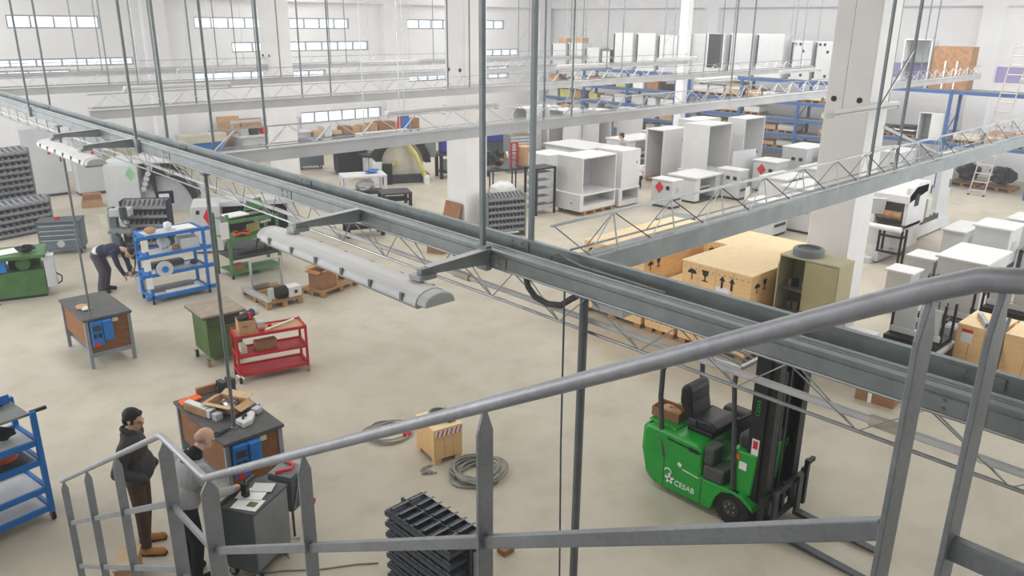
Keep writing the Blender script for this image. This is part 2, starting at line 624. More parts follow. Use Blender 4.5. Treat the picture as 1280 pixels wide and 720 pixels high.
for k in range(36):
    for me in (bar_a, bar_b, bar_d):
        o = D.objects.new('lattice_bar', me)
        COL.objects.link(o)
        o.parent = tr
        o.location = (0, -8.13 + LY0 + 10.5 + .688 * k - .5, 0)
# hangers of the track
for y, h0, d0 in ((4.1, .016, -.19), (11.02, .016, -.3), (16.4, .016, -.2), (-2.0, .016, -.2)):
    for x, dy in ((-.125, 0), (.17, d0)):
        hb = B().box(x - h0, x + h0, y - 9 + dy - h0, y - 9 + dy + h0, -.01, 4.2)
        h_ = hb.build('hanger_post', M['hanger'], tr)
        bx('fixing_plate', M['bench_grey'], h_, x - .022, x + .03, y - 9 + dy - .06, y - 9 + dy + .045, -.03, .15)
# short cantilever arms that carry the lamps
for y in (4.06, 5.73, 11.25, 12.6):
    ab = B().prism([(-.11, .015), (-.11, .125), (-.66, .10), (-.72, .10), (-.72, .05), (-.6, .05)], y - 9 - .025, y - 9 + .025, 'y')
    a_ = ab.build('cantilever_arm', M['track'], tr, bevel=.003)
    B().bar((-.66, y - 9, .103), (-.115, y - 9, .128), .064, .006).build('arm_flange', M['track_pale'], a_)
    B().box(-.76, -.62, y - 9 - .06, y - 9 + .06, .03, .06).build('clamp', M['steel'], a_)
# white conduit with brass couplers alongside the lower chord
cd_ = B().tube([(.02, LY0, -.205), (.02, LY1, -.205)], .021, 10).build('cable_conduit', M['white_metal'], tr, smooth=True)
for y in (-4.5, -7.75, 1.3):
    B().cyl((.02, y - .09, -.205), (.02, y + .09, -.205), .034, n=8).build('coupler', M['ivory'], cd_)
B().tube([(-.06, -5.28, -.01), (-.06, -5.3, -.08), (-.05, -5.36, -.14), (-.03, -5.46, -.17), (-.02, -5.58, -.15), (0, -5.64, -.1), (0, -5.7, -.06)], .022, 8).build('cable_loop', M['cable_dark'], tr, smooth=True)
bx('junction_box', M['track_pale'], tr, -.08, .04, -6.15, -5.9, -.07, -.005)

def lamp(y0, y1, label):
    t = thing('strip_lamp', label, 'lamp', (2.94, (y0 + y1) / 2, 4.15), 0, 'strip lamps under the track arms')
    L_ = (y1 - y0) / 2
    pr = [(.13 * math.cos(a_), -.06 + .08 * math.sin(a_)) for a_ in [PI * q / 8 for q in range(9)]] + [(-.13, -.075), (.13, -.075)]
    B().prism(pr, -L_ + .1, L_ - .1, 'y').build('housing', M['white_metal'], t)
    for s in (-1, 1):
        B().prism([(a * .93, b * .9 - .003) for a, b in pr], s * L_, s * (L_ - .11), 'y').build('end_cap', M['grey_white'], t, bevel=.02)
    B().prism([(-.1, -.11), (.1, -.11), (.115, -.07), (-.115, -.07)], -L_ + .12, L_ - .12, 'y').build('diffuser', M['cab_inner'], t, bevel=.01)
    for s in (-1, 1):
        for q in range(6):
            y = -L_ + .25 + q * (2 * L_ - .5) / 5
            B().box(s * .128 - .009, s * .128 + .009, y - .015, y + .015, -.07, -.02).build('clip', M['trolley_grey'], t)
    return t
lamp(3.78, 6.1, 'long grey strip lamp with clips under track arms above cardboard box')
lamp(10.6, 12.9, 'long pale strip lamp under the track high over the bending person')

# power poles from the track to the benches
def power_pole(x, y, z0, r, label):
    t = thing('power_pole', label, 'pole', (x, y, z0))
    B().cyl((0, 0, 0), (0, 0, 4.13 - z0), r, n=12).build('pole', M['pole'], t, smooth=True)
    B().lathe([(r * 2.2, 0), (r * 2.2, .012), (r * 1.2, .02), (r * 1.2, .06)], 12).build('foot', M['pole'], t)
    B().box(-.05, .05, -.05, .05, 4.13 - z0, 4.145 - z0).build('top_bracket', M['pole'], t)
    return t
power_pole(3.53, 14.5, .92, .02, 'grey power pole rising from the far brown-panelled workbench')
power_pole(3.57, 8.87, .92, .022, 'grey power pole rising from the cluttered workbench beside the two men')
power_pole(3.65, 3.19, 0, .03, 'thick dark grey pole behind the railing standing on open floor')
tag(B().tube([(3.60, 3.32, 4.14), (3.59, 3.30, 3.0), (3.59, 3.27, 1.9), (3.58, 3.27, .0)], .007, 6).build('hanging_cable', M['grey_drawer'], smooth=True),
    'thin blue-grey cable hanging beside the thick dark pole', 'cable')

# ------------------------------------------------------------------ cross runs
def cross_run(y, xa, xb, label, near, rods, zb=4.06):
    t = thing('cross_track', label, 'track', (xa, y, zb), 0)
    L_ = xb - xa
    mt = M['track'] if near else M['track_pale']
    B().prism([(-.06, 0), (.06, 0), (.06, .15), (.075, .15), (.075, .165), (-.075, .165), (-.075, .15), (-.06, .15)], 0, L_, 'x').build('beam', mt, t)
    e0 = -.30 if near else 0
    B().bar((0, -.09, .2), (L_, -.09, .2), .014).build('lower_chord', M['steel'], t)
    B().bar((0, .09, .2), (L_, .09, .2), .014).build('lower_chord', M['steel'], t)
    B().bar((e0, 0, .44), (L_, 0, .44), .018).build('top_chord', M['steel'], t)
    if near:
        B().bar((-.28, 0, .44), (0, -.09, .2), .008).build('lattice_bar', M['steel'], t)
    n = int(L_ / .7)
    if near:
        ma = B().bar((0, -.09, .2), (.35, 0, .44), .007).mesh('lattice_bar', M['white_metal'])  # white copy for the lit diagonals, light put into the colour
        mb = B().bar((.35, 0, .44), (.7, -.09, .2), .007).mesh('lattice_bar', M['dark_steel'])  # dark copy for the diagonals in shade
        mc = B().bar((.17, .09, .2), (.35, 0, .44), .007).mesh('lattice_bar', M['steel'])
        mv = B().bar((.35, -.06, .16), (.35, 0, .44), .009).mesh('lattice_post', M['white_metal'])
        for k in range(n):
            for me, nm in ((ma, 'lattice_bar'), (mb, 'lattice_bar'), (mc, 'lattice_bar'), (mv, 'lattice_post')):
                o = D.objects.new(nm, me)
                COL.objects.link(o)
                o.parent = t
                o.location = (k * .7, 0, 0)
    else:
        lb = B()
        for k in range(n):
            lb.bar((k * .7, -.09, .2), (k * .7 + .35, 0, .44), .012)
            lb.bar((k * .7 + .35, 0, .44), (k * .7 + .7, -.09, .2), .012)
            lb.bar((k * .7 + .17, .09, .2), (k * .7 + .35, 0, .44), .012)
        lb.build('lattice', M['white_metal'], t, kind='stuff')
    for rx_ in rods:
        for dx in (-.35, .35):
            o = B().cyl((rx_ - xa + dx, 0, .15), (rx_ - xa + dx, 0, ZC - zb), .02 if near else .018, n=6).build('hanger_rod', M['hanger'], t)
        if near or rx_ > 26:
            B().bar((rx_ - xa - .35, 0, .9), (rx_ - xa + .35, 0, 1.5), .018).build('brace', M['steel'], t)
    return t
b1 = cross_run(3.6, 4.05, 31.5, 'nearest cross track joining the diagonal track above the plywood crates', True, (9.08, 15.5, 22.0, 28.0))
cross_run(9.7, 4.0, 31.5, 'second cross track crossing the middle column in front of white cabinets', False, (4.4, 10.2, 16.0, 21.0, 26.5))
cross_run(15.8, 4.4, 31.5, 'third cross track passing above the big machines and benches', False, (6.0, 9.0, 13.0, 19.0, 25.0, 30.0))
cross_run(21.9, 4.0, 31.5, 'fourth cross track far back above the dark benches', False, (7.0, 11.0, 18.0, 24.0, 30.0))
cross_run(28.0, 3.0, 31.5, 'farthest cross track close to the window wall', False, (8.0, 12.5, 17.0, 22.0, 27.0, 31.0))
# flat stays off the nearest run
for k, (a, b_, l) in enumerate((((8.95, 3.6, 4.75), (10.9, 3.6, 4.24), 'pale diagonal stay on the nearest cross track in front of big column'),
                               ((13.2, 3.6, 4.42), (15.1, 3.6, 4.26), 'short pale diagonal stay farther along the nearest cross track'))):
    tag(B().bar(a, b_, .02, .035).build('diagonal_stay', M['track_pale']), l, 'stay')
tag(B().bar((8.72, 3.6, 4.55), (9.43, 3.6, 4.5), .02, .03).build('tie_bar', M['steel']), 'short tie bar between the hanger rods before the big column', 'bar')

# white fluorescent battens slung between the runs
def batten(x0, x1, y, z, label):
    t = thing('batten_lamp', label, 'lamp', ((x0 + x1) / 2, y, z), 0)
    h = (x1 - x0) / 2
    bx('housing', M['white_metal'], t, -h, h, -.06, .06, .03, .09, .01)
    B().cyl((-h + .06, -.03, 0), (h - .06, -.03, 0), .018, n=8).build('tube', M['paper'], t)
    B().cyl((-h + .06, .03, 0), (h - .06, .03, 0), .018, n=8).build('tube', M['paper'], t)
    for s in (-1, 1):
        bx('end_holder', M['grey_white'], t, s * h - .03, s * h + .03, -.055, .055, -.03, .035)
        B().cyl((s * h * .7, 0, .09), (s * h * .7, 0, ZC - z), .007, n=5).build('suspension', M['steel'], t)
    return t
batten(12.25, 14.75, 5.78, 4.45, 'white batten lamp slung across the near face of the big column')
batten(6.3, 7.2, 10.0, 4.16, 'short white batten lamp beside second cross track near the left column')
batten(8.4, 11.1, 12.3, 4.15, 'long white batten lamp between second and third cross tracks left of middle column')
batten(18.3, 20.2, 12.4, 4.35, 'white batten lamp over the white cabinets right of middle column')
batten(23.0, 25.5, 12.6, 4.4, 'white batten lamp in front of the cabinets stored on the right rack')
batten(19.5, 22.0, 18.6, 4.4, 'white batten lamp far back in front of the rack ladder')
batten(25.0, 27.5, 18.7, 4.5, 'white batten lamp far back above the rack pallets')
batten(6.0, 8.4, 18.8, 4.3, 'white batten lamp far left over the shelving wall')
batten(9.5, 12.0, 24.8, 4.3, 'white batten lamp far back left of the left column')
batten(16.0, 18.5, 24.9, 4.35, 'white batten lamp far back between left and middle columns')
batten(26.0, 28.2, 6.9, 4.35, 'white batten lamp in front of the stacked brown boards on the rack')

# ------------------------------------------------------------------ stair railing and the stair it belongs to
rl = thing('stair_railing', 'galvanised tubular stair railing with flat bar posts in the near foreground', 'railing', (1.4, 0, 0))
hr = [(0, -3.0, 5.43), (0, .22, 5.425), (0, .30, 5.423), (0, .37, 5.41), (0, .45, 5.37), (0, 3.92, 3.40), (0, 3.97, 3.375), (0, 4.03, 3.37), (0, 4.58, 3.37), (0, 4.64, 3.36), (0, 4.69, 3.335), (0, 7.76, 1.585)]
B().tube(hr, .0215, 16).build('handrail', M['galv'], rl, smooth=True)
def zrail(y):
    for a, b_ in zip(hr, hr[1:]):
        if a[1] <= y <= b_[1]:
            return a[2] + (b_[2] - a[2]) * (y - a[1]) / (b_[1] - a[1])
    return hr[-1][2]
for y, wd in ((-1.2, .062), (.335, .07), (.44, .07), (1.6, .062), (2.78, .062), (3.93, .1), (4.58, .088), (5.72, .066), (6.70, .062), (7.70, .062)):
    zt = zrail(y) - .018
    zb = 4.3 - 1.15 if -2 < y < .5 else zt - 1.25
    h = wd / 2
    B().prism([(-h, zb), (h, zb), (h, zt - .07), (.007, zt), (-.007, zt), (-h, zt - .07)], y - .0055, y + .0055, 'y').build('post', M['galv_post'], rl, bevel=.0015)
def midrail(p, q, name='mid_rail'):
    B().bar((0, *p), (0, *q), .026, .042).build(name, M['galv_post'], rl, bevel=.003)
midrail((-3.0, 4.915), (.335, 4.915))
midrail((.445, 4.895), (3.92, 2.92))
midrail((3.93, 2.885), (4.58, 2.885))
midrail((4.6, 2.90), (7.70, 1.145))
midrail((3.93, 2.37), (4.58, 2.37), 'lower_rail')
midrail((4.6, 2.40), (7.70, .645), 'lower_rail')
midrail((.445, 4.40), (3.92, 2.42), 'lower_rail')
st = thing('metal_staircase', 'galvanised stair descending beside the near railing', 'staircase', (.9, 0, 0))
bx('platform', M['galv_post'], st, -1.9, .44, -3.0, .45, 4.18, 4.24)
bx('landing', M['galv_post'], st, -.44, .44, 3.93, 4.6, 2.08, 2.14)
for y0, z0, y1, z1 in ((.45, 4.15, 3.93, 2.1), (4.6, 2.05, 8.2, 0.0)):
    for x in (-.43, .43):
        B().bar((x, y0, z0 - .05), (x, y1, z1 - .05), .012, .2).build('stringer', M['galv_post'], st)
    n = 11
    for k in range(1, n):
        y = y0 + (y1 - y0) * k / n
        z = z0 + (z1 - z0) * k / n
        bx('tread', M['galv_post'], st, -.42, .42, y - .13, y + .13, z - .02, z + .01)

# ------------------------------------------------------------------ shared small builders
def caster(parent, x, y, r=.06, m=None, rz=0):
    c = B().cyl((x - .018, y, r), (x + .018, y, r), r, n=12).build('caster', m or M['rubber'], parent)
    B().box(x - .028, x - .02, y - r * .5, y + r * .5, r * .7, r * 2.3).box(x + .02, x + .028, y - r * .5, y + r * .5, r * .7, r * 2.3)\
        .box(x - .028, x + .028, y - r * .5, y + r * .5, r * 2.25, r * 2.4).build('caster_fork', M['steel'], c)
    return c


def workbench(name, label, x0, x1, y0, y1, h=.92, sockets=True):
    """steel frame bench with brown panels and a socket box at its near short side"""
    cx, cy = (x0 + x1) / 2, (y0 + y1) / 2
    t = thing(name, label, 'workbench', (cx, cy, 0))
    a, b = (x1 - x0) / 2, (y1 - y0) / 2
    bx('bench_top', M['benchtop'], t, -a, a, -b, b, h - .045, h, .006)
    for sx in (-1, 1):
        for sy in (-1, 1):
            px, py = sx * (a - .05), sy * (b - .05)
            B().prism([(px - .03, py - .025), (px + .03, py - .025), (px + .03, py + .025), (px - .03, py + .025)], 0, h - .045, 'z').build('leg', M['bench_grey'], t, bevel=.004)
    for sy in (-1, 1):
        bx('panel', M['brown_panel'], t, -a + .08, a - .08, sy * (b - .055) - .01, sy * (b - .055) + .01, .28, h - .05)
        bx('lower_rail', M['bench_grey'], t, -a + .08, a - .08, sy * (b - .05) - .02, sy * (b - .05) + .02, .2, .28)
    bx('panel', M['brown_panel'], t, -a + .045, -a + .065, -b + .08, b - .08, .36, h - .05)
    bx('lower_shelf', M['bench_grey'], t, -a + .09, a - .09, -b + .08, b - .08, .2, .225)
    if sockets:
        y = -b + .045 - .01
        s = bx('socket_box', M['blue_socket'], t, -a + .1, -a + .28, y - .09, y, h - .5, h - .06, .008)
        bx('socket_box', M['blue_socket'], t, -a + .285, -a + .44, y - .12, y, h - .42, h - .06, .012)
        bx('gauge', M['dark_steel'], s, -a + .12, -a + .25, y - .1, y - .088, h - .22, h - .13)
        for q in (0, 1):
            bx('socket', M['navy'], s, -a + .115 + q * .08, -a + .165 + q * .08, y - .105, y - .088, h - .34, h - .27)
        bx('socket', M['bright_red'], s, -a + .12, -a + .19, y - .11, y - .088, h - .49, h - .43)
        bx('notice', M['ivory'], t, -a + .47, -a + .56, y - .012, y - .001, h - .14, h - .07)
    return t


benchA = workbench('workbench', 'dark-topped workbench with brown panels standing alone, power pole on it', 3.31, 4.11, 14.15, 15.6)
benchB = workbench('workbench', 'dark-topped workbench cluttered with boxes and tools behind the bald man', 3.28, 4.08, 8.54, 10.12)
k = thing('card_scrap', 'torn scrap of cardboard lying on the bare workbench by its pole', 'scrap', (3.52, 14.85, .93))
B().prism([(-.12, -.1), (.06, -.14), (.1, .05), (.0, .16), (-.1, .1)], 0, .02, 'z').build('card', M['card'], k)
B().blob((.0, -.2, .03), .05, 3, .3, 8, 5, (1.5, 1, .6)).build('crumpled_film', M['paper'], k)

# ---- clutter on bench B
def open_box(name, label, x, y, z, rz, sx, sy, h, m='card', flaps=True, fill=None):
    t = thing(name, label, 'box', (x, y, z), rz)
    w_ = .008
    B().box(-sx, sx, -sy, sy, 0, w_).box(-sx, -sx + w_, -sy, sy, w_, h).box(sx - w_, sx, -sy, sy, w_, h)\
        .box(-sx + w_, sx - w_, -sy, -sy + w_, w_, h).box(-sx + w_, sx - w_, sy - w_, sy, w_, h).build('carton', M[m], t)
    if flaps:
        for s in (-1, 1):
            B().bar((0, s * sy, h), (0, s * (sy + .11), h + .03), 2 * sx, .007).build('flap', M['brown_light' if m == 'card' else 'card'], t)
            B().bar((s * sx, 0, h), (s * (sx + .10), 0, h - .04), 2 * sy, .007).build('flap', M[m], t)
    if fill:
        B().blob((0, 0, h * .55), min(sx, sy) * .8, 5, .25, 9, 6, (1.1, 1.3, .5)).build('contents', M[fill], t)
    return t


o = thing('orange_case', 'flat orange plastic piece at the bench end beside the brown block', 'case', (3.44, 9.955, .923), .3)
B().prism([(-.16, -.06), (.14, -.09), (.17, .05), (-.1, .1)], 0, .035, 'z').build('shell', M['orange'], o, bevel=.008)
o = tag(B().cbox((0, 0, .055), (.28, .05, .11)).build('wooden_block', M['brick_wood'], bevel=.004), 'brown wooden block on the far edge of the cluttered bench', 'block')
o.location = (3.72, 10.06, .922)
o.rotation_euler = (0, 0, -.05)
for nm, lb, x, y, rz in (('power_tool', 'white and brown long tool lying on the bench beside the open carton', 3.41, 9.55, -1.3),):
    t = thing(nm, lb, 'tool', (x, y, .92), rz)
    bx('body', M['brick_wood'], t, -.24, .2, -.06, .06, 0, .1, .01)
    bx('cover', M['white_metal'], t, -.24, .18, -.045, .045, .1, .12, .006)
    bx('head', M['white_metal'], t, .2, .27, -.055, .055, .01, .12, .006)
    bx('plug', M['dark_steel'], t, .27, .29, -.03, .03, .03, .1)
    bx('socket', M['track_pale'], t, .3, .4, -.05, .05, 0, .1, .008)
B_ = open_box('open_carton', 'open cardboard carton with flaps out on the cluttered workbench', 3.73, 9.4, .935, -1.1, .22, .14, .11, fill='plastic_wrap')
t = thing('hand_drill', 'white and black hand tool lying at the near end of the cluttered bench', 'tool', (3.74, 8.92, .92), .5)
B().prism([(-.16, -.09), (-.02, -.12), (.17, -.03), (.19, .05), (.05, .05), (-.09, .08)], 0, .07, 'z').build('casing', M['white_metal'], t, bevel=.012)
B().tube([(-.06, -.02, .08), (-.02, .02, .085), (.03, .0, .085), (.06, .03, .08)], .016, 6).build('grip', M['blackplastic'], t)
bx('nozzle', M['track_pale'], t, .19, .3, -.05, .04, .01, .09, .008)
t = thing('blue_fittings', 'small heap of blue and steel fittings near the bench corner', 'fittings', (3.97, 9.12, .923))
for q in range(5):
    B().cyl((-.05 + .03 * q, .02 * (q % 3), .015), (-.0 + .035 * q, .06 + .02 * (q % 2), .02), .016, n=7).build('fitting', M['blue' if q % 2 else 'alu'], t)
t = thing('black_pliers', 'black hand tool lying near the pole foot on the cluttered bench', 'tool', (3.42, 8.82, .92), .3)
B().tube([(-.14, 0, .02), (0, .02, .02), (.1, 0, .02)], [.012, .022, .01], 6).tube([(-.14, .08, .02), (0, .02, .02)], .012, 6).build('handles', M['blackplastic'], t)
t = thing('bench_vice', 'dark machine vice on the far corner of the cluttered bench', 'vice', (3.97, 9.97, .923), .2)
bx('base', M['dark_steel'], t, -.1, .1, -.07, .07, 0, .06, .008)
bx('jaw', M['dark_steel'], t, -.11, -.03, -.08, .08, .06, .16, .006)
bx('jaw', M['dark_steel'], t, .03, .1, -.08, .08, .06, .16, .006)
B().cyl((.1, 0, .1), (.26, 0, .1), .014, n=8).cyl((.24, -.09, .1), (.24, .09, .1), .008, n=6).build('screw', M['steel'], t)

# ---- trolley with papers
t = thing('tool_trolley', 'grey sheet-metal trolley with papers on top beside the bald man', 'trolley', (3.08, 7.34, 0), .49)
bx('body', M['trolley_grey'], t, -.30, .30, -.21, .21, .16, .86, .006)
bx('side_panel', M['trolley_dark'], t, -.303, -.3, -.2, .2, .17, .85)
bx('top', M['benchtop'], t, -.31, .31, -.22, .22, .86, .89, .005)
bx('top_lip', M['trolley_dark'], t, -.31, .31, .2, .22, .89, .93)
bx('base_frame', M['trolley_dark'], t, -.29, .29, -.2, .2, .12, .16)
for sx in (-1, 1):
    for sy in (-1, 1):
        caster(t, sx * .25, sy * .16, .055)
for q, (x, y, rz, s) in enumerate(((-.17, -.05, .1, 1.0), (-.0, .02, .2, 1.0), (.14, -.02, .3, .8))):
    p = thing('document', ['white leaflet with a green picture on the trolley', 'blank white sheet spread on the trolley top', 'grey printed sheet on the trolley near its far end'][q], 'paper', (3.08 + x * .88 - y * .47, 7.34 + x * .47 + y * .88, .892 + q * .007), .49 + rz)
    bx('sheet', M['paper'] if q < 2 else M['grey_white'], p, -.105 * s, .105 * s, -.148 * s, .148 * s, 0, .004)
    if q == 0:
        bx('picture', M['green_cabinet'], p, -.04, .05, -.1, .0, .004, .005)
p = thing('black_box_tool', 'small black upright gadget between the bald man and the papers', 'gadget', (3.0, 7.36, .905), .3)
bx('body', M['blackplastic'], p, -.03, .03, -.04, .04, 0, .16, .008)
bx('screen', M['trolley_dark'], p, -.02, .02, -.045, -.04, .07, .14)
B().cyl((0, 0, .16), (0, 0, .2), .008, n=6).build('aerial', M['black'], p)
t = thing('welding_cart', 'low dark cart with red cable on it half hidden behind the grey trolley', 'cart', (3.66, 7.72, 0), .5)
bx('body', M['trolley_dark'], t, -.16, .16, -.16, .16, .34, .78, .02)
B().tube([(-.14, -.17, .4), (.0, -.17, .75), (.14, -.17, .4)], .014, 6).build('side_handle', M['steel'], t)
bx('lid', M['trolley_grey'], t, -.15, .15, -.15, .15, .78, .81, .01)
B().tube([(-.14, .05, .83), (-.05, -.1, .85), (.08, -.05, .83), (.12, .1, .83)], .02, 6).build('red_cable', M['bright_red'], t)
for sx in (-1, 1):
    B().cyl((sx * .13, -.13, 0), (sx * .13, -.13, .34), .016, n=6).build('leg', M['dark_steel'], t)
    B().cyl((sx * .13, .13, 0), (sx * .13, .13, .34), .016, n=6).build('leg', M['dark_steel'], t)
B().cyl((.18, -.16, .3), (.18, -.22, .3), .045, n=10).build('red_plug', M['bright_red'], t)

# ---- blue tool cart cut by the picture's edge
def blue_cart(label, x0, x1, y0, y1, zs, h, flip=False):
    cx, cy = (x0 + x1) / 2, (y0 + y1) / 2
    t = thing('blue_shelf_cart', label, 'cart', (cx, cy, 0))
    a, b = (x1 - x0) / 2, (y1 - y0) / 2
    for sx in (-1, 1):
        for sy in (-1, 1):
            bx('post', M['blue'], t, sx * a - .03, sx * a + .03, sy * b - .03, sy * b + .03, .12, h, .004)
            caster(t, sx * a, sy * b, .05)
    for z in zs:
        s = bx('shelf', M['grey_white'], t, -a + .03, a - .03, -b + .01, b - .01, z, z + .012)
        for sy in (-1, 1):
            bx('shelf_rail', M['blue'], s, -a + .03, a - .03, sy * b - .02, sy * b + .02, z - .035, z + .035)
        for sx in (-1, 1):
            bx('shelf_rail', M['blue'], s, sx * a - .02, sx * a + .02, -b + .03, b - .03, z - .035, z + .035)
    return t


def rz_about(o, rz):
    o.rotation_euler = (0, 0, rz)
    return o


bl = rz_about(blue_cart('blue four-shelf cart with coloured hoses at the left edge near the men', .33, 1.57, 9.72, 10.32, (.17, .43, .80, 1.06), 1.46), .17)
bx('top_shelf', M['trolley_grey'], bl, -.58, .6, -.26, .28, 1.40, 1.43)
bx('top_tray', M['blue'], bl, .2, .58, .2, .22, 1.43, 1.54)
bx('tool_tray', M['black'], bl, -.56, .0, -.22, .22, 1.075, 1.16)
bx('dark_mat', M['dark_steel'], bl, -.56, .56, -.26, .26, .813, .822)
bx('handle_rod', M['blackplastic'], bl, .6, .78, -.3, -.265, 1.43, 1.465)
def on_cart(x, y, z, cart=(.95, 10.02, .17)):
    c, s = math.cos(cart[2]), math.sin(cart[2])
    return (cart[0] + x * c - y * s, cart[1] + x * s + y * c, z + .004)
for nm, lb, ct, m, x, y, z, r in (('orange_hose', 'coiled orange hose on the second shelf of the left blue cart', 'hose', 'orange', .32, -.05, .83, .13),
                                  ('green_hose', 'coiled bright green hose beside the orange one on the blue cart', 'hose', 'forklift_green', .42, .05, .93, .1)):
    pts = []
    for k_ in range(40):
        a_ = k_ / 40 * 2 * PI * 3
        pts.append((r * math.cos(a_) * (1 + .04 * math.sin(a_ * 3.3)), r * math.sin(a_), .02 + k_ * .002))
    o = tag(B().tube(pts, .013, 6).build(nm, M[m], smooth=True), lb, ct)
    o.location = on_cart(x, y, z + .012)
for nm, lb, ct, m, x, y, z, s in (('dark_parts', 'heap of dark machine parts on the blue cart beside the hoses', 'parts', 'black', -.12, .03, .832, .1),
                                  ('red_parts', 'reddish coil of tubing at the front of the blue cart shelf', 'tubing', 'bright_red', .1, -.18, .832, .05),
                                  ('black_motor', 'black motor block on the third shelf of the left blue cart', 'motor', 'black', .36, .0, 1.08, .1),
                                  ('blue_canister', 'blue canister on the third shelf of the left blue cart', 'canister', 'navy', .1, .06, 1.08, .06)):
    o = tag(B().blob((0, 0, s * .72), s, len(nm), .25, 10, 7, (1.5, 1, .8)).build(nm, M[m]), lb, ct)
    rest(o)
    o.location = on_cart(x, y, z)
o = tag(B().cbox((0, 0, .05), (.4, .3, .1)).build('steel_slab', M['trolley_grey'], bevel=.01), 'flat grey steel slab on the third shelf of the left blue cart', 'slab')
o.location = on_cart(-.25, 0, 1.165)
o = tag(B().cbox((0, 0, .032), (.26, .21, .06)).build('paper_stack', M['paper']), 'stack of white paper on top of the left blue cart', 'paper')
o.location = on_cart(.15, -.05, 1.43)
o = tag(rest(B().blob((0, 0, .035), .04, 4, .3, 9, 6, (1.6, 1, .6)).build('glove', M['black'])), 'black work glove in the blue tray of the left cart', 'glove')
o.location = on_cart(.4, .12, 1.432)
o.data.name = 'glove'

# ---- second blue cart
b2 = blue_cart('blue four-shelf cart loaded with bags and boxes, white sheets on its post', 5.36, 6.58, 16.85, 17.45, (.14, .63, 1.05, 1.47), 1.5)
for z in (.36, .76, 1.18):
    bx('paper_sheet', M['paper'], b2, -.72, -.58, -.345, -.335, z, z + .25)
for z in (.63, 1.05, 1.47):
    bx('shelf_lug', M['blue'], b2, .64, .8, -.33, -.25, z - .04, z + .04)
    bx('shelf_lug', M['blue'], b2, -.8, -.64, -.33, -.25, z - .04, z + .04)
bx('foot_rail', M['blue'], b2, -.74, .78, -.33, -.27, .1, .18)
C2 = (5.97, 17.15)
for nm, lb, ct, m, x, y, z, s, q in (
        ('plastic_bag', 'clear plastic bag bulging on the upper shelf of the second blue cart', 'bag', 'grey_white', -.15, -.04, 1.065, .13, (1, 1, 1.1)),
        ('brown_bundle', 'brown bundle under the clear bag on the second blue cart', 'bundle', 'card_dark', -.0, -.2, 1.06, .06, (1.0, .8, .8)),
        ('dark_fitting', 'dark lump of fittings at the right of the middle shelf, second blue cart', 'fitting', 'dark_steel', .42, -.1, .64, .08, (1.2, 1, .6)),
        ('white_roll', 'white roll on top of the second blue cart', 'roll', 'paper', -.02, 0, 1.48, .09, (1, 1, .9)),
        ('brown_rags', 'brown rags at the left end on top of the second blue cart', 'rags', 'card', -.42, -.1, 1.48, .09, (1.4, 1, .7))):
    o = tag(B().blob((0, 0, s * q[2] * .9), s, len(lb), .2, 11, 8, q).build(nm, M[m], smooth=True), lb, ct)
    rest(o)
    o.location = (C2[0] + x, C2[1] + y, z + .013)
for nm, lb, ct, m, x, y, z, sx, sy, sz in (
        ('white_carton', 'white carton at the right end of the second blue cart', 'box', 'grey_white', .33, -.08, 1.062, .4, .34, .24),
        ('yellow_carton', 'small yellow carton beside the white one on the second blue cart', 'box', 'yellow', .08, -.05, 1.062, .08, .08, .1),
        ('steel_bars', 'flat steel bars on the middle shelf of the second blue cart', 'bars', 'alu', -.1, -.1, .642, .7, .16, .05),
        ('long_box', 'long dark box at the back of the middle shelf, second blue cart', 'box', 'trolley_dark', -.1, .12, .642, .7, .2, .14),
        ('white_plate', 'white plate on the bottom shelf of the second blue cart', 'plate', 'paper', .1, -.14, .152, .7, .2, .03),
        ('grey_profiles', 'grey metal profiles on the bottom shelf of the second blue cart', 'profiles', 'trolley_grey', -.05, .1, .152, .9, .2, .09),
        ('white_sheets', 'white sheets spread on top of the second blue cart', 'paper', 'paper', .32, 0, 1.482, .4, .4, .03)):
    o = tag(B().cbox((0, 0, sz / 2), (sx, sy, sz)).build(nm, M[m], bevel=.004), lb, ct)
    rest(o)
    o.location = (C2[0] + x, C2[1] + y, z)
t = thing('cable_drum', 'white reel with blue hub hanging on the second blue cart', 'reel', (5.66, 16.825, .75))
B().cyl((0, 0, 0), (0, -.06, 0), .17, n=20).build('flange', M['grey_white'], t)
B().cyl((0, -.061, 0), (0, -.075, 0), .07, n=14).build('hub', M['blue'], t)

# ---- green rolling cabinet and red cart
t = thing('rolling_cabinet', 'moss-green rolling cabinet with brown top behind the red cart', 'cabinet', (5.2, 13.2, 0), -.05)
bx('top', M['worn_top'], t, -.37, .4, -.42, .45, .93, .975, .005)
bx('top_edge', M['dark_steel'], t, -.375, .405, -.425, .455, .925, .94)
bx('body', M['green_cabinet'], t, -.28, .32, -.33, .38, .18, .925, .006)
bx('drawer', M['dark_steel'], t, -.02, .3, -.342, -.33, .74, .9, .004)
bx('door', M['green_cabinet'], t, -.26, .3, -.345, -.33, .22, .72, .004)
bx('plinth', M['green_cabinet'], t, -.2, .26, -.3, .34, .1, .18)
for x, y in ((-.3, -.28), (.3, -.28), (-.3, .3), (.3, .3)):
    caster(t, x, y, .06, M['pallet'] if y < 0 and x < 0 else None)
rc = thing('red_shelf_cart', 'red three-shelf steel cart with cartons beside the green rolling cabinet', 'cart', (5.6, 11.98, 0), -.25)
A_, B2_ = .57, .22
for sx in (-1, 1):
    for sy in (-1, 1):
        bx('post', M['red'], rc, sx * A_ - .02, sx * A_ + .02, sy * B2_ - .02, sy * B2_ + .02, .1, .86, .003)
        caster(rc, sx * A_, sy * B2_, .05, M['pallet'] if sx > 0 else None)
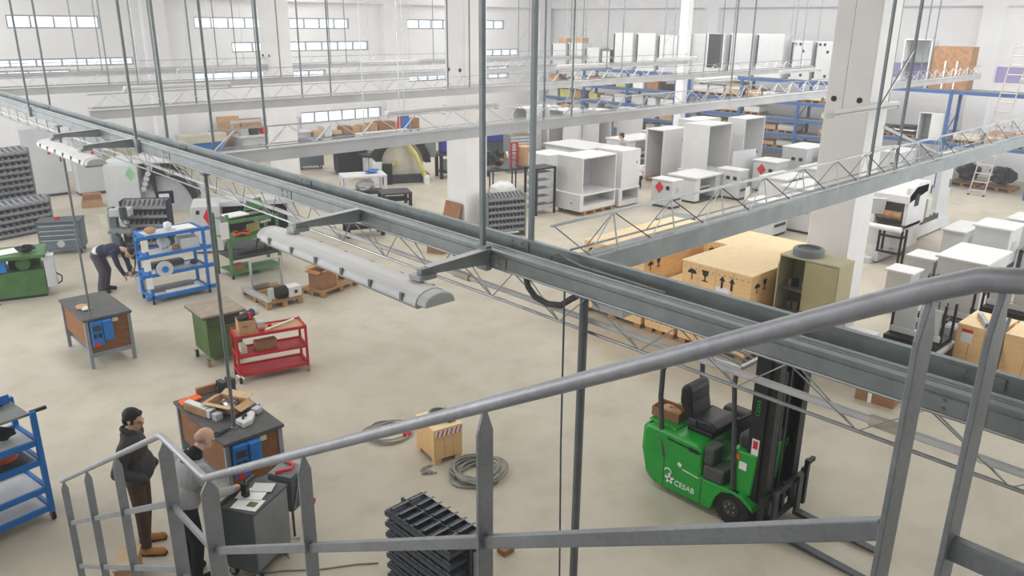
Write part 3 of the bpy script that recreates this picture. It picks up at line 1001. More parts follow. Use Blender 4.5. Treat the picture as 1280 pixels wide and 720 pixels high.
for z in (.14, .47, .82):
    s = bx('shelf', M['red'] if z < .8 else M['card'], rc, -A_ + .02, A_ - .02, -B2_ + .02, B2_ - .02, z, z + .01)
    for sy in (-1, 1):
        bx('shelf_rail', M['red'], s, -A_ + .02, A_ - .02, sy * B2_ - .018, sy * B2_ + .018, z - .02, z + .03)
    for sx in (-1, 1):
        bx('shelf_rail', M['red'], s, sx * A_ - .018, sx * A_ + .018, -B2_ + .02, B2_ - .02, z - .02, z + .03)
RC = (5.6, 11.98, -.25)
for nm, lb, ct, m, x, y, z, sx, sy, sz, rr in (
        ('brown_carton', 'brown carton on the middle shelf of the red cart', 'box', 'card_dark', -.08, -.02, .48, .36, .16, .16, .1),
        ('white_tray', 'white tray at the left end of the red cart middle shelf', 'tray', 'ivory', -.45, .0, .48, .1, .26, .12, 0),
        ('long_stick', 'long pale stick lying across the top of the red cart', 'stick', 'paper', .2, -.0, .85, .62, .035, .02, .5),
        ('red_pack', 'small red and white pack on top of the red cart', 'pack', 'bright_red', .02, -.02, .832, .06, .05, .07, 0),
        ('white_carton', 'white carton at the left end on top of the red cart', 'box', 'grey_white', -.12, .1, .832, .14, .12, .1, .2),
        ('red_box', 'bright red box at the near edge on top of the red cart', 'box', 'bright_red', -.14, -.12, .832, .09, .06, .06, .1)):
    o = tag(B().cbox((0, 0, sz / 2), (sx, sy, sz), rr).build(nm, M[m], bevel=.004), lb, ct)
    o.location = on_cart(x, y, z, RC)
    o.rotation_euler = (0, 0, RC[2])
p_ = on_cart(-.36, .02, .832, RC)
open_box('tall_carton', 'open brown carton with tools at the left end of the red cart top', p_[0], p_[1], .838, -.25, .14, .14, .22, flaps=False, fill='dark_steel')
p_ = on_cart(-.34, .02, 1.05, RC)
t = thing('grinder', 'dark grinder with a red button sticking out of the carton on the red cart', 'tool', (p_[0], p_[1], 1.0), .3)
B().cyl((-.12, 0, .1), (.14, 0, .12), .06, .07, 12).build('body', M['dark_steel'], t)
bx('button', M['bright_red'], t, -.02, .03, -.09, -.05, .06, .17)
B().cyl((.14, 0, .12), (.22, 0, .12), .075, n=12).build('guard', M['track_pale'], t)

# ---- pallet with aluminium extrusions, carton and crate
def pallet(label, x, y, rz, sx, sy, nb=5, m='pallet', name='pallet'):
    t = thing(name, label, 'pallet', (x, y, 0), rz)
    n = nb
    dk = B().box(-sx, sx, -sy / n * .82, sy / n * .82, .11, .13).mesh('deck_board', M[m])
    for q in range(n):
        o = D.objects.new('deck_board', dk)
        COL.objects.link(o)
        o.parent = t
        o.location = (0, -sy + sy * (2 * q + 1) / n, 0)
    for ex in (-1, 0, 1):
        bx('stringer', M[m], t, ex * (sx - .05) - .05, ex * (sx - .05) + .05, -sy, sy, .09, .11)
        for ey in (-1, 0, 1):
            bx('block', M[m], t, ex * (sx - .05) - .05, ex * (sx - .05) + .05, ey * (sy - .06) - .06, ey * (sy - .06) + .06, 0, .09)
    return t


pallet('wooden pallet under the aluminium profiles near the green cart', 7.42, 15.55, -.05, .4, .68)
t = thing('aluminium_frame', 'aluminium profile frame with clear panel standing on the wooden pallet', 'frame', (7.35, 15.55, .132), -.05)
B().bar((-.35, .55, .06), (-.25, -.62, .06), .1, .1).build('profile', M['alu'], t, bevel=.006)
bx('upright', M['alu'], t, -.28, -.18, -.72, -.62, .112, .34, .006)
B().bar((-.2, .45, .06), (.2, .45, .06), .08, .1).build('profile', M['alu'], t, bevel=.006)
bx('clear_panel', M['acrylic'], t, -.26, .42, .2, .215, .06, .72)
for x in (-.27, .42):
    bx('panel_post', M['alu'], t, x - .02, x + .02, .18, .24, .0, .74)
bx('panel_rail', M['alu'], t, -.27, .42, .19, .23, .7, .74)
t = thing('motor_unit', 'dark drum motor with white end plate on the aluminium frame pallet', 'motor', (7.48, 15.05, .133), .05)
B().cyl((-.2, 0, .16), (.02, 0, .16), .13, n=16).build('drum', M['black'], t, smooth=True)
bx('end_plate', M['white_metal'], t, .03, .34, -.12, .14, .02, .24, .01)
B().cyl((.2, -.12, .13), (.2, -.13, .13), .04, n=10).build('flange', M['dark_steel'], t)
bx('base', M['pallet'], t, -.22, .36, -.14, .16, 0, .02)
open_box('tall_brown_box', 'tall open brown cardboard box on the floor below the strip lamp', 8.5, 15.22, .134, .28, .23, .2, .42, 'card_dark', True)
pallet('low wooden pallet under and beside the tall brown cardboard box', 8.72, 15.3, .28, .58, .36)
t = thing('black_pouch', 'black pouch lying on the pallet end beside the tall brown box', 'pouch', (9.12, 15.42, .137), .3)
rest(B().blob((0, 0, .05), .12, 8, .2, 10, 6, (1.0, .8, .45)).build('body', M['black'], t))
bx('flap', M['dark_steel'], t, -.08, .08, -.06, .06, .1, .11)

# ---- small wooden crate, cable coils
t = thing('wooden_crate', 'small wooden crate with striped tape standing on open floor by the coil', 'crate', (6.06, 7.9, 0), -.17)
sx, sy, h = .21, .27, .52
for s in (-1, 1):
    for q in range(3):
        bx('plank', M['ply_side'], t, -sx + q * (2 * sx / 3) + .002, -sx + (q + 1) * (2 * sx / 3) - .002, s * sy - .01, s * sy + .01, .08, h)
        bx('plank', M['ply_side'], t, s * sx - .01, s * sx + .01, -sy + q * (2 * sy / 3) + .002, -sy + (q + 1) * (2 * sy / 3) - .002, .08, h)
bx('lid', M['ply'], t, -sx - .012, sx + .012, -sy - .012, sy + .012, h, h + .02)
for ex in (-1, 1):
    for ey in (-1, 1):
        bx('foot', M['ply_side'], t, ex * (sx - .05) - .05, ex * (sx - .05) + .05, ey * (sy - .05) - .05, ey * (sy - .05) + .05, 0, .08)
tp = bx('warning_tape', M['paper'], t, sx + .011, sx + .014, -sy, sy, h - .1, h)
bx('warning_tape', M['paper'], t, -sx, sx, -sy - .014, -sy - .011, h - .1, h - .01)
for q in range(6):
    B().bar((-sx + .03 + q * .07, -sy - .016, h - .1), (-sx + .06 + q * .07, -sy - .016, h - .01), .004, .018).build('tape_stripe', M['bright_red'], tp)
t = thing('cable_reel', 'grey cable reel with red plug on top of the small wooden crate', 'reel', (6.06, 7.9, .54))
pts = [(.13 * math.cos(a_ * .5), .13 * math.sin(a_ * .5), .02 + .0016 * a_) for a_ in range(64)]
B().tube(pts, .014, 6).build('cable', M['cable'], t, smooth=True)
B().cyl((.08, -.16, .03), (.14, -.2, .03), .03, n=10).build('plug', M['bright_red'], t)
bx('connector', M['blackplastic'], t, .02, .12, -.2, -.14, .0, .05, .01)
t = thing('chain_heap', 'loose bits of chain on the floor at the foot of the small wooden crate', 'chain', (5.68, 7.62, 0))
for q in range(14):
    a_ = rnd.random() * 6
    B().tube([(.02 * math.cos(b_ * PI / 4) + .11 * math.cos(a_) * rnd.random() * 1.5, .012 * math.sin(b_ * PI / 4) + .11 * math.sin(a_), .01 + .008 * (q % 3)) for b_ in range(8)], .005, 5, True).build('link', M['steel'], t)


def coil(label, x, y, r0, r1, turns, rad, m='cable', seed=1, h=.1):
    g = random.Random(seed)
    t = thing('cable_coil', label, 'coil', (x, y, 0))
    for q in range(turns):
        r = r0 + (r1 - r0) * g.random()
        ox, oy = (g.random() - .5) * .12, (g.random() - .5) * .12
        z = rad + h * q / turns
        ph = g.random() * 6
        pts = [((r + .02 * math.sin(3 * a_ + ph)) * math.cos(a_) + ox, (r + .02 * math.sin(2 * a_ + ph)) * math.sin(a_) + oy, z + .012 * math.sin(2 * a_ + ph)) for a_ in [k_ * 2 * PI / 28 for k_ in range(28)]]
        B().tube(pts, rad, 6, True).build('loop', M[m], t, smooth=True)
    return t


cl = coil('thick coil of grey cable on the floor right of the small crate', 6.08, 7.12, .22, .36, 14, .013)
B().cyl((.22, -.02, .1), (.3, .05, .1), .025, n=8).build('red_plug', M['bright_red'], cl)
c2_ = coil('loose thin loops of cable with red plug left of the small crate', 5.88, 8.85, .28, .40, 4, .009, 'cable', 4, .03)
B().cyl((.08, -.25, .03), (.2, -.22, .03), .035, n=8).build('red_plug', M['bright_red'], c2_)
for lb, pts, r in (('thin grey cable trailing over the floor left of the bin rack', [(3.05, 7.95, .01), (3.3, 7.7, .01), (3.42, 7.45, .01), (3.35, 7.2, .01)], .008),
                   ('grey cable snaking from the trolley towards the bin rack', [(2.95, 7.2, .01), (3.2, 7.05, .01), (3.5, 6.8, .01), (3.85, 6.6, .01), (4.05, 6.45, .01)], .009),
                   ('pale cable loop on the floor behind the handrail post', [(3.2, 7.5, .01), (3.5, 7.55, .01), (3.62, 7.45, .01), (3.45, 7.3, .01), (3.2, 7.35, .01)], .008)):
    tag(B().tube(pts, r, 6).build('floor_cable', M['cable'], smooth=True), lb, 'cable')

# ---- bin racks
def bin_mesh(w_, d, h):
    b = B()
    t_ = .006
    b.box(-w_ / 2, w_ / 2, 0, d, 0, t_)
    for s in (-1, 1):
        x = s * (w_ / 2 - t_ / 2)
        b.prism([(0, t_), (d, t_), (d, h), (d * .35, h), (0, h * .62)], x - t_ / 2, x + t_ / 2, 'x')
    b.box(-w_ / 2 + t_, w_ / 2 - t_, d - t_, d, t_, h)
    b.add([(-w_ / 2 + t_, 0, t_), (w_ / 2 - t_, 0, t_), (w_ / 2 - t_, -.012, h * .62), (-w_ / 2 + t_, -.012, h * .62)], [(0, 1, 2, 3)])
    return b


def bin_rack(label, x, y, rz, w_, h, d, rows, cols, m, frame, z0=.1, back=True, double=False):
    t = thing('bin_rack', label, 'rack', (x, y, 0), rz)
    for s in (-1, 1):
        bx('side_post', frame, t, s * w_ / 2 - .02, s * w_ / 2 + .02, -.02, d, 0, h, .003)
    if back:
        bx('back_panel', frame, t, -w_ / 2 + .02, w_ / 2 - .02, d - .01, d, .05, h)
    pitch = (h - z0) / rows
    bw = (w_ - .06) / cols
    bm_ = bin_mesh(bw * .94, d * .45 if double else d * .8, pitch * .62).mesh('bin', m)
    for r in range(rows):
        z = z0 + pitch * r
        s = bx('shelf', frame, t, -w_ / 2 + .02, w_ / 2 - .02, -.02, d, z, z + .012)
        for c in range(cols):
            for q in ((0, 1) if double else (0,)):
                o = D.objects.new('bin', bm_)
                COL.objects.link(o)
                o.parent = s
                o.location = (-w_ / 2 + .03 + bw * (c + .5), .0 + q * d * .5, z + .016)
                o.rotation_euler = (.25, 0, 0)
    return t


bin_rack('free-standing rack of dark bins beside the middle column', 14.85, 16.0, -.35, 1.15, 1.23, .4, 6, 10, M['bin_grey'], M['trolley_grey'], .16)
bin_rack('rack of dark parts bins behind the second blue cart', 6.88, 21.35, -.6, 1.15, 1.3, .4, 5, 9, M['bin_grey'], M['navy'], .1)
bin_rack('tall rack of grey parts bins at the far left behind the green bench', 4.6, 26.1, .25, 1.9, 2.25, .45, 12, 11, M['bin_grey'], M['trolley_grey'], .1)
bin_rack('lower rack of dark parts bins in front of the tall left rack', 4.75, 25.0, .25, 1.75, 1.0, .45, 5, 10, M['bin_grey'], M['trolley_grey'], .05)
# foreground stack of V-bottomed trays in a frame
t = thing('tray_rack', 'stack of black compartment trays on the floor below the handrail', 'rack', (4.25, 5.65, 0), 0.03)
cell = B()
w2, l2 = .12, .225
cell.add([(-w2 / 2, -l2 / 2, .105), (-w2 / 2 + .035, -l2 / 2, .10), (.015, -l2 / 2, .03), (.03, -l2 / 2, .03), (w2 / 2 - .006, -l2 / 2, .05), (w2 / 2, -l2 / 2, .05),
          (-w2 / 2, l2 / 2, .105), (-w2 / 2 + .035, l2 / 2, .10), (.015, l2 / 2, .03), (.03, l2 / 2, .03), (w2 / 2 - .006, l2 / 2, .05), (w2 / 2, l2 / 2, .05)],
         [(0, 1, 7, 6), (1, 2, 8, 7), (2, 3, 9, 8), (3, 4, 10, 9), (4, 5, 11, 10)])
cell.box(-w2 / 2, w2 / 2, -l2 / 2, -l2 / 2 + .006, 0, .055).box(-w2 / 2, w2 / 2, l2 / 2 - .006, l2 / 2, 0, .06).box(-w2 / 2, w2 / 2, -l2 / 2, l2 / 2, 0, .008)
cm = cell.mesh('compartment', M['tray_black'])
for r in range(7):
    z = .04 + r * .132
    s = bx('tray', M['dark_steel'], t, -.245, .245, -.53, .53, z - .012, z)
    bx('tray_rail', M['trolley_dark'], s, -.25, -.242, -.53, .53, z - .02, z + .035)
    bx('tray_rail', M['trolley_dark'], s, -.006, .006, -.53, .53, z, z + .075)
    for q in range(8):
        for e in (-1, 1):
            o = D.objects.new('compartment', cm)
            COL.objects.link(o)
            o.parent = s
            o.location = (e * .122, -.46 + q * .131, z)
            o.rotation_euler = (0, 0, PI / 2 if e > 0 else PI / 2)
            o.scale = (1, 1, 1)
for s in (-1, 1):
    bx('frame_post', M['dark_steel'], t, -.01, .02, s * .545 - .012, s * .545 + .012, 0, .9)
bx('side_sheet', M['trolley_grey'], t, .05, .22, -.545, -.535, .0, .75)
tag(B().box(5.17, 5.33, 5.57, 5.7, 0, .07).build('brown_block', M['card_dark'], bevel=.004), 'small brown block on the floor right of the black tray stack', 'block')
tag(B().tube([(3.95, 4.9, .01), (4.2, 4.95, .015), (4.5, 4.86, .01)], .012, 6).build('floor_cable', M['dark_steel'], smooth=True), 'dark cable end on the floor at the bottom edge', 'cable')
t = thing('board_box', 'beige board box standing on the floor behind the lower stair railing', 'box', (1.9, 8.0, 0), 1.1)
bx('box_body', M['card'], t, -.2, .2, -.1, .1, 0, .3)
bx('lid', M['brown_light'], t, -.21, .21, -.11, .11, .3, .32)

# ---- left: green machine bench, grey drawer cabinet, column machine
t = thing('machine_bench', 'green machine bench with papers on top at the left edge', 'bench', (3.1, 19.5, 0), -.28)
bx('base', M['green_machine'], t, -1.0, .88, -.35, .45, .06, .62, .01)
bx('plinth', M['dark_steel'], t, -.98, .86, -.3, .4, 0, .06)
bx('top', M['green_machine'], t, -1.1, .95, -.42, .55, .9, .98, .012)
bx('upper_frame', M['green_machine'], t, -1.0, -.1, -.3, .45, .62, .9)
bx('upper_frame', M['green_machine'], t, .2, .8, .1, .45, .62, .9)
B().cyl((.5, -.25, .76), (.5, .1, .76), .14, n=14).build('motor', M['green_machine'], t)
bx('blue_box', M['blue_socket'], t, -.1, .2, -.38, -.2, .64, .9, .01)
sw = bx('switch_plate', M['grey_white'], t, -.3, -.12, -.375, -.35, .3, .5)
bx('switch_knob', M['orange'], sw, -.25, -.17, -.4, -.375, .35, .43)
bx('side_box', M['grey_white'], t, .9, 1.1, -.35, -.1, .2, .92, .02)
B().tube([(1.1, -.3, .5), (1.2, -.32, .42), (1.18, -.3, .3), (1.1, -.28, .25)], .016, 6).build('side_hose', M['black'], t)
B().tube([(-.2, -.38, .3), (-.15, -.45, .1), (0, -.55, .012), (-.3, -.8, .012), (-.7, -.85, .012)], .012, 6).build('power_cable', M['cable_dark'], t)
for lb, x, y, sx, sy, rr in (('large white drawing sheet on the green machine bench', .3, .1, .5, .3, .1), ('white drawing sheet left of the larger one on the green bench', -.42, .05, .4, .3, -.1)):
    o = tag(B().cbox((0, 0, .004), (sx * 1.3, sy * 1.5, .008), rr).build('drawing', M['paper']), lb, 'paper')
    o.location = on_cart(x, y, .981, (3.1, 19.5, -.28))
o = tag(B().cbox((0, 0, .02), (.78, .5, .04)).build('brown_board', M['card']), 'brown board at the left end of the green machine bench', 'board')
o.location = on_cart(-.9, -.16, .981, (3.1, 19.5, -.28))
o = tag(rest(B().blob((0, 0, .08), .1, 12, .35, 9, 6, (2, 1, .8)).build('black_clamps', M['black'])), 'cluster of black clamps at the right end of the green bench', 'clamps')
o.location = on_cart(.6, -.2, .981, (3.1, 19.5, -.28))

t = thing('drawer_cabinet', 'blue-grey tool cabinet with wide drawers behind the green machine bench', 'cabinet', (5.15, 22.5, 0), -.45)
bx('body', M['grey_drawer'], t, -.5, .5, -.3, .3, .14, .84, .008)
bx('top', M['trolley_dark'], t, -.52, .52, -.32, .32, .84, .88, .006)
for q, (z0, z1) in enumerate(((.70, .8), (.57, .67), (.45, .55), (.18, .42))):
    d_ = bx('drawer', M['grey_drawer'], t, -.46, .46, -.318, -.3, z0, z1, .004)
    bx('handle', M['track_pale'], d_, -.44, .44, -.335, -.318, z1 - .03, z1 - .012)
B().cyl((0, -.319, .3), (0, -.325, .3), .09, n=20).build('round_badge', M['track_pale'], t)
for x, y in ((-.42, -.22), (.42, -.22), (-.42, .22), (.42, .22)):
    caster(t, x, y, .07)
o = tag(B().cyl((0, 0, 0), (0, 0, .06), .06, n=12).build('red_dome', M['bright_red']), 'small red dome on top of the blue-grey drawer cabinet', 'dome')
o.location = (5.1, 22.55, .88)
t = thing('drill_press', 'grey pillar machine standing behind the bending person', 'machine', (6.1, 21.4, 0), -.6)
bx('base', M['trolley_grey'], t, -.3, .35, -.3, .3, 0, .12, .01)
bx('column', M['grey_drawer'], t, -.12, .06, .05, .25, .12, 1.2, .01)
bx('back_plate', M['ivory'], t, -.34, -.16, .1, .14, .12, 1.02)
bx('table', M['trolley_grey'], t, -.05, .5, -.35, .2, .62, .7, .008)
B().cyl((.3, -.1, 1.25), (.3, -.1, .95), .09, n=12).build('head', M['dark_steel'], t)
B().blob((.3, -.05, .8), .12, 9, .3).build('spindle_parts', M['steel'], t)
bx('motor_box', M['cab_inner'], t, -.05, .45, -.1, .25, 1.0, 1.2, .02)
t = thing('hydraulic_hose_stand', 'black hose stand with looped hoses right of the bending person', 'stand', (5.75, 19.4, 0), -.5)
B().tube([(0, 0, .02), (-.03, 0, .5), (-.1, 0, .9), (-.2, .05, 1.0)], .035, 8).build('arm', M['black'], t)
B().tube([(0, -.05, .3), (.1, -.1, .1), (.15, -.1, .3), (.12, -.05, .6), (-.05, 0, .8)], .018, 6).build('hose', M['black'], t)
B().lathe([(.16, 0), (.16, .03), (.04, .05)], 12).build('foot', M['dark_steel'], t)
B().blob((.12, -.05, .45), .08, 5, .3).build('valve', M['black'], t)
t = thing('grey_bucket', 'pale grey drum the bending person reaches into', 'drum', (5.56, 17.9, 0))
B().lathe([(.16, 0), (.19, .38), (.175, .38), (.15, .02)], 16).build('shell', M['track_pale'], t, smooth=True)
B().tube([(.19 * math.cos(a_ * PI / 8), .19 * math.sin(a_ * PI / 8), .38) for a_ in range(16)], .01, 6, True).build('rim', M['steel'], t)

# ---- green shelf cart
gc = thing('green_shelf_cart', 'tall green cart stacked with sheet parts behind the aluminium pallet', 'cart', (8.0, 17.75, 0), 0)
for x, y, h in ((-.62, -.35, 1.55), (-.68, .3, 1.5), (.6, -.35, 1.4), (.62, .3, 1.5)):
    bx('post', M['green_cart'], gc, x - .035, x + .035, y - .03, y + .03, .1, h, .004)
    caster(gc, x, y, .05)
for z, m in ((.14, 'green_cart'), (.48, 'dark_steel'), (.92, 'green_cart'), (1.36, 'trolley_grey')):
    s = bx('shelf', M[m], gc, -.62, .6, -.34, .32, z, z + .02)
    bx('shelf_rail', M['green_cart' if z != .48 else 'dark_steel'], s, -.6, .58, -.37, -.34, z - .03, z + .05)
B().prism([(.1, 1.42), (.62, 1.42), (.55, 1.7), (.2, 1.68)], .3, .33, 'y').build('raised_plate', M['green_cart'], gc)
for q in range(3):
    B().bar((.0 + q * .25, -.3, .505), (.12 + q * .2, -.3, .9), .03, .03).build('brace', M['black'], gc)
GC = (8.0, 17.75, 0)
for nm, lb, ct, m, x, y, z, sx, sy, sz, rr in (
        ('white_sheets', 'white sheets lying over the top of the green cart', 'paper', 'paper', -.3, -.1, 1.45, .5, .4, .03, .1),
        ('white_plate', 'small white plate at the right on top of the green cart', 'plate', 'paper', .36, -.1, 1.2, .3, .25, .05, .2),
        ('black_bars', 'black bars across the top of the green cart', 'bars', 'black', .2, -.22, 1.38, .6, .06, .06, .1),
        ('grey_plates', 'stack of grey plates on top of the green cart', 'plates', 'trolley_grey', -.24, .04, 1.38, .6, .34, .06, 0),
        ('yellow_sheet', 'yellow-green sheet standing on the second shelf of the green cart', 'sheet', 'yellow', .2, .1, .945, .36, .02, .2, .2),
        ('brown_carton', 'brown carton on the bottom shelf of the green cart', 'box', 'card_dark', -.42, -.2, .162, .26, .2, .14, .1),
        ('steel_tubes', 'dark steel tubes on the lower shelf of the green cart', 'tubes', 'dark_steel', .1, -.1, .502, .8, .2, .07, 0)):
    o = tag(B().cbox((0, 0, sz / 2), (sx, sy, sz), rr).build(nm, M[m], bevel=.003), lb, ct)
    o.location = on_cart(x, y, z, GC)
B().cbox((-.72, -.39, 1.2), (.2, .004, .4)).build('hanging_sheet', M['paper'], gc)
t = thing('orange_ring', 'orange cable ring with dark centre on the green cart shelf', 'ring', (7.82, 17.66, .98))
B().tube([(.19 * math.cos(a_ * PI / 10), .12 * math.sin(a_ * PI / 10), .03 + .02 * math.sin(a_)) for a_ in range(20)], .035, 8, True).build('cable', M['orange'], t, smooth=True)
B().blob((0, 0, .03), .13, 3, .2, 10, 6, (1, .7, .4)).build('inner_coil', M['black'], t)

# ------------------------------------------------------------------ people
M['skin'] = mat('skin_tan', (206, 160, 134), .55, 0, .06, 12)
M['skin_pale'] = mat('skin_pale', (214, 168, 148), .5, 0, .05, 12)
M['hair_black'] = mat('black_hair', (26, 24, 24), .6, 0, .25, 30, .2)
M['hair_grey'] = mat('grey_stubble', (176, 150, 138), .7, 0, .12, 40)
M['jacket'] = mat('charcoal_jacket', (62, 60, 60), .75, 0, .15, 8, .25)
M['trouser_brown'] = mat('brown_trousers', (84, 64, 54), .9, 0, .12, 12, .2)
M['boot'] = mat('tan_boot_leather', (188, 132, 74), .7, 0, .12, 10)
M['sole'] = mat('boot_sole', (70, 50, 36), .8, 0, .1, 10)
M['sweater'] = mat('grey_sweater', (164, 164, 166), .95, 0, .07, 30, .2)
M['collar'] = mat('black_collar', (28, 28, 32), .9, 0, .15, 12)
M['trouser_black'] = mat('black_trousers', (28, 28, 34), .9, 0, .15, 12, .2)
M['trouser_dark'] = mat('dark_grey_trousers', (84, 80, 94), .9, 0, .14, 12, .2)
M['shirt_white'] = mat('white_shirt', (226, 222, 226), .9, 0, .05, 10)
M['eye'] = mat('dark_eye', (30, 24, 22), .2, 0, .05, 10)


def ellipsoid(b, c, r, m3=None, nu=18, nv=12):
    vs, fs = [], []
    for i in range(nv + 1):
        ph = PI * i / nv
        for j in range(nu):
            t = 2 * PI * j / nu
            p = Vector((r[0] * math.sin(ph) * math.cos(t), r[1] * math.sin(ph) * math.sin(t), r[2] * math.cos(ph)))
            if m3:
                p = m3 @ p
            vs.append(Vector(c) + p)
    for i in range(nv):
        for j in range(nu):
            j2 = (j + 1) % nu
            fs.append((i * nu + j, (i + 1) * nu + j, (i + 1) * nu + j2, i * nu + j2))
    b.add(vs, fs)


def limb(b, p, q, r0, r1, n=14):
    p, q = Vector(p), Vector(q)
    d = (q - p).normalized()
    pts = [p - d * r0 * .85, p - d * r0 * .5, p, q, q + d * r1 * .5, q + d * r1 * .85]
    b.tube(pts, [r0 * .5, r0 * .86, r0, r1, r1 * .86, r1 * .5], n)


def person(label, loc, rz, segs, balls, mats, voxel=.011, smooth=4):
    """one continuous skin over limbs (segs) and masses (balls); faces take the material of the nearest limb"""
    t = thing('person', label, 'person', loc, rz)
    b = B()
    for p, q, r0, r1, m in segs:
        limb(b, p, q, r0, r1)
    for c, r, e, m in balls:
        m3 = Matrix.Rotation(e[2], 3, 'Z') @ Matrix.Rotation(e[1], 3, 'Y') @ Matrix.Rotation(e[0], 3, 'X')
        ellipsoid(b, c, r, m3)
    raw = D.objects.new('body_raw', b.mesh('body_raw', None))
    bmfix(raw.data)
    COL.objects.link(raw)
    md = raw.modifiers.new('remesh', 'REMESH')
    md.mode = 'VOXEL'
    md.voxel_size = voxel
    sm = raw.modifiers.new('smooth', 'SMOOTH')
    sm.factor = .5
    sm.iterations = smooth
    dg = bpy.context.evaluated_depsgraph_get()
    me = D.meshes.new_from_object(raw.evaluated_get(dg))
    D.objects.remove(raw)
    me.materials.clear()
    for m in mats:
        me.materials.append(M[m])
    ss = [(Vector(p), Vector(q) - Vector(p), r0, r1, mats.index(m)) for p, q, r0, r1, m in segs]
    bb = [(Vector(c), Vector(r), (Matrix.Rotation(e[2], 3, 'Z') @ Matrix.Rotation(e[1], 3, 'Y') @ Matrix.Rotation(e[0], 3, 'X')).transposed(), mats.index(m)) for c, r, e, m in balls]
    for f in me.polygons:
        c = f.center
        best, bi = 9, 0
        for p, d, r0, r1, mi in ss:
            k = min(1, max(0, (c - p).dot(d) / max(d.length_squared, 1e-9)))
            v = (c - p - d * k).length - (r0 + (r1 - r0) * k)
            if v < best:
                best, bi = v, mi
        for p, r, m3, mi in bb:
            q = m3 @ (c - p)
            v = (Vector((q.x / r.x, q.y / r.y, q.z / r.z)).length - 1) * min(r)
            if v < best:
                best, bi = v, mi
        f.material_index = bi
        f.use_smooth = True
    o = D.objects.new('body', me)
    COL.objects.link(o)
    o.parent = t
    return t


def head_balls(c, yaw, pitch, skin):
    """skull, jaw, nose, ears for a head whose centre is c; faces +x turned by yaw, nodding by pitch"""
    m3 = Matrix.Rotation(yaw, 3, 'Z') @ Matrix.Rotation(pitch, 3, 'Y')
    def at(x, y, z):
        return tuple(Vector(c) + m3 @ Vector((x, y, z)))
    e = (0, pitch, yaw)
    return [(at(-.012, 0, .03), (.098, .077, .098), e, skin), (at(.028, 0, -.05), (.064, .056, .072), e, skin),
            (at(.098, 0, -.008), (.022, .015, .03), e, skin), (at(.083, 0, .02), (.02, .045, .016), e, skin),
            (at(.07, .0, -.058), (.03, .03, .014), e, skin),
            (at(-.005, .08, 0), (.02, .012, .032), e, skin), (at(-.005, -.08, 0), (.02, .012, .032), e, skin)], at, m3


# man in charcoal jacket, hands in his pockets
S = []
SK = 'skin'
for s in (-1, 1):
    fx = .05 if s < 0 else -.03
    S += [((0, s * .09, .93), (.005 + fx * .4, s * .115, .5), .098, .072, 'trouser_brown'),
          ((.005 + fx * .4, s * .115, .5), (-.03 + fx, s * .13, .12), .072, .062, 'trouser_brown'),
          ((-.03 + fx, s * .13, .13), (-.03 + fx, s * .13, .06), .058, .06, 'boot'),
          ((-.05 + fx, s * .13, .045), (.15 + fx, s * .15, .045), .046, .046, 'boot'),
          # jacket sleeves, hands in the front pockets
          ((-.01, s * .20, 1.41), (-.10, s * .275, 1.14), .082, .07, 'jacket'),
          ((-.10, s * .275, 1.14), (.13, s * .19, 1.0), .068, .055, 'jacket')]
S += [((0, 0, 1.5), (.02, 0, 1.57), .062, .058, SK), ((-.02, 0, 1.47), (0, 0, 1.52), .095, .075, 'jacket')]
Bl = [((0, 0, 1.30), (.145, .215, .2), (0, 0, 0), 'jacket'), ((.03, 0, 1.08), (.168, .205, .22), (0, 0, 0), 'jacket'),
      ((0, 0, .93), (.135, .185, .12), (0, 0, 0), 'jacket'), ((-.01, 0, 1.43), (.10, .19, .075), (0, 0, 0), 'jacket')]
hb, at_, m3_ = head_balls((.055, 0, 1.645), -.25, .22, SK)
man1 = person('dark-haired man in charcoal jacket and tan boots standing with hands in pockets', (2.26, 8.48, 0), -.62, S, Bl + hb, ['jacket', 'trouser_brown', 'boot', 'skin'])
hair = B()
ellipsoid(hair, at_(-.03, 0, .055), (.102, .09, .086), m3_)
ellipsoid(hair, at_(-.065, 0, -.005), (.058, .08, .078), m3_)
for s in (-1, 1):
    ellipsoid(hair, at_(.02, s * .072, .02), (.018, .012, .045), m3_)
ellipsoid(hair, at_(.03, .01, .088), (.045, .06, .035), m3_)
hair.build('hair', M['hair_black'], man1, smooth=True)
for s in (-1, 1):
    e_ = B()
    ellipsoid(e_, at_(.084, s * .032, .004), (.008, .010, .006), m3_, 8, 6)
    e_.build('eye', M['eye'], man1)
    e_ = B()
    ellipsoid(e_, at_(.088, s * .032, .024), (.008, .02, .004), m3_, 8, 6)
    e_.build('eyebrow', M['hair_black'], man1)
    fx = .05 if s < 0 else -.03
    B().tube([(-.1 + fx, s * .125, .012), (.05 + fx, s * .14, .012), (.19 + fx, s * .155, .012)], [.045, .05, .035], 10).build('boot_sole', M['sole'], man1)
    B().box(.1, .17, s * .12 - .03 * s - .03, s * .12 + .03, .98, .99).build('pocket_flap', M['jacket'], man1)
e_ = B()
ellipsoid(e_, at_(.09, 0, -.05), (.012, .024, .006), m3_, 8, 6)
e_.build('mouth', mat('lips', (150, 92, 82), .5), man1)
e_ = B().tube([(-.015 + .07 * math.cos(a_), .07 * math.sin(a_), 1.535 - .02 * math.cos(a_)) for a_ in [PI / 9 * k_ for k_ in range(18)]], .022, 8, True)
e_.build('collar', M['jacket'], man1, smooth=True)

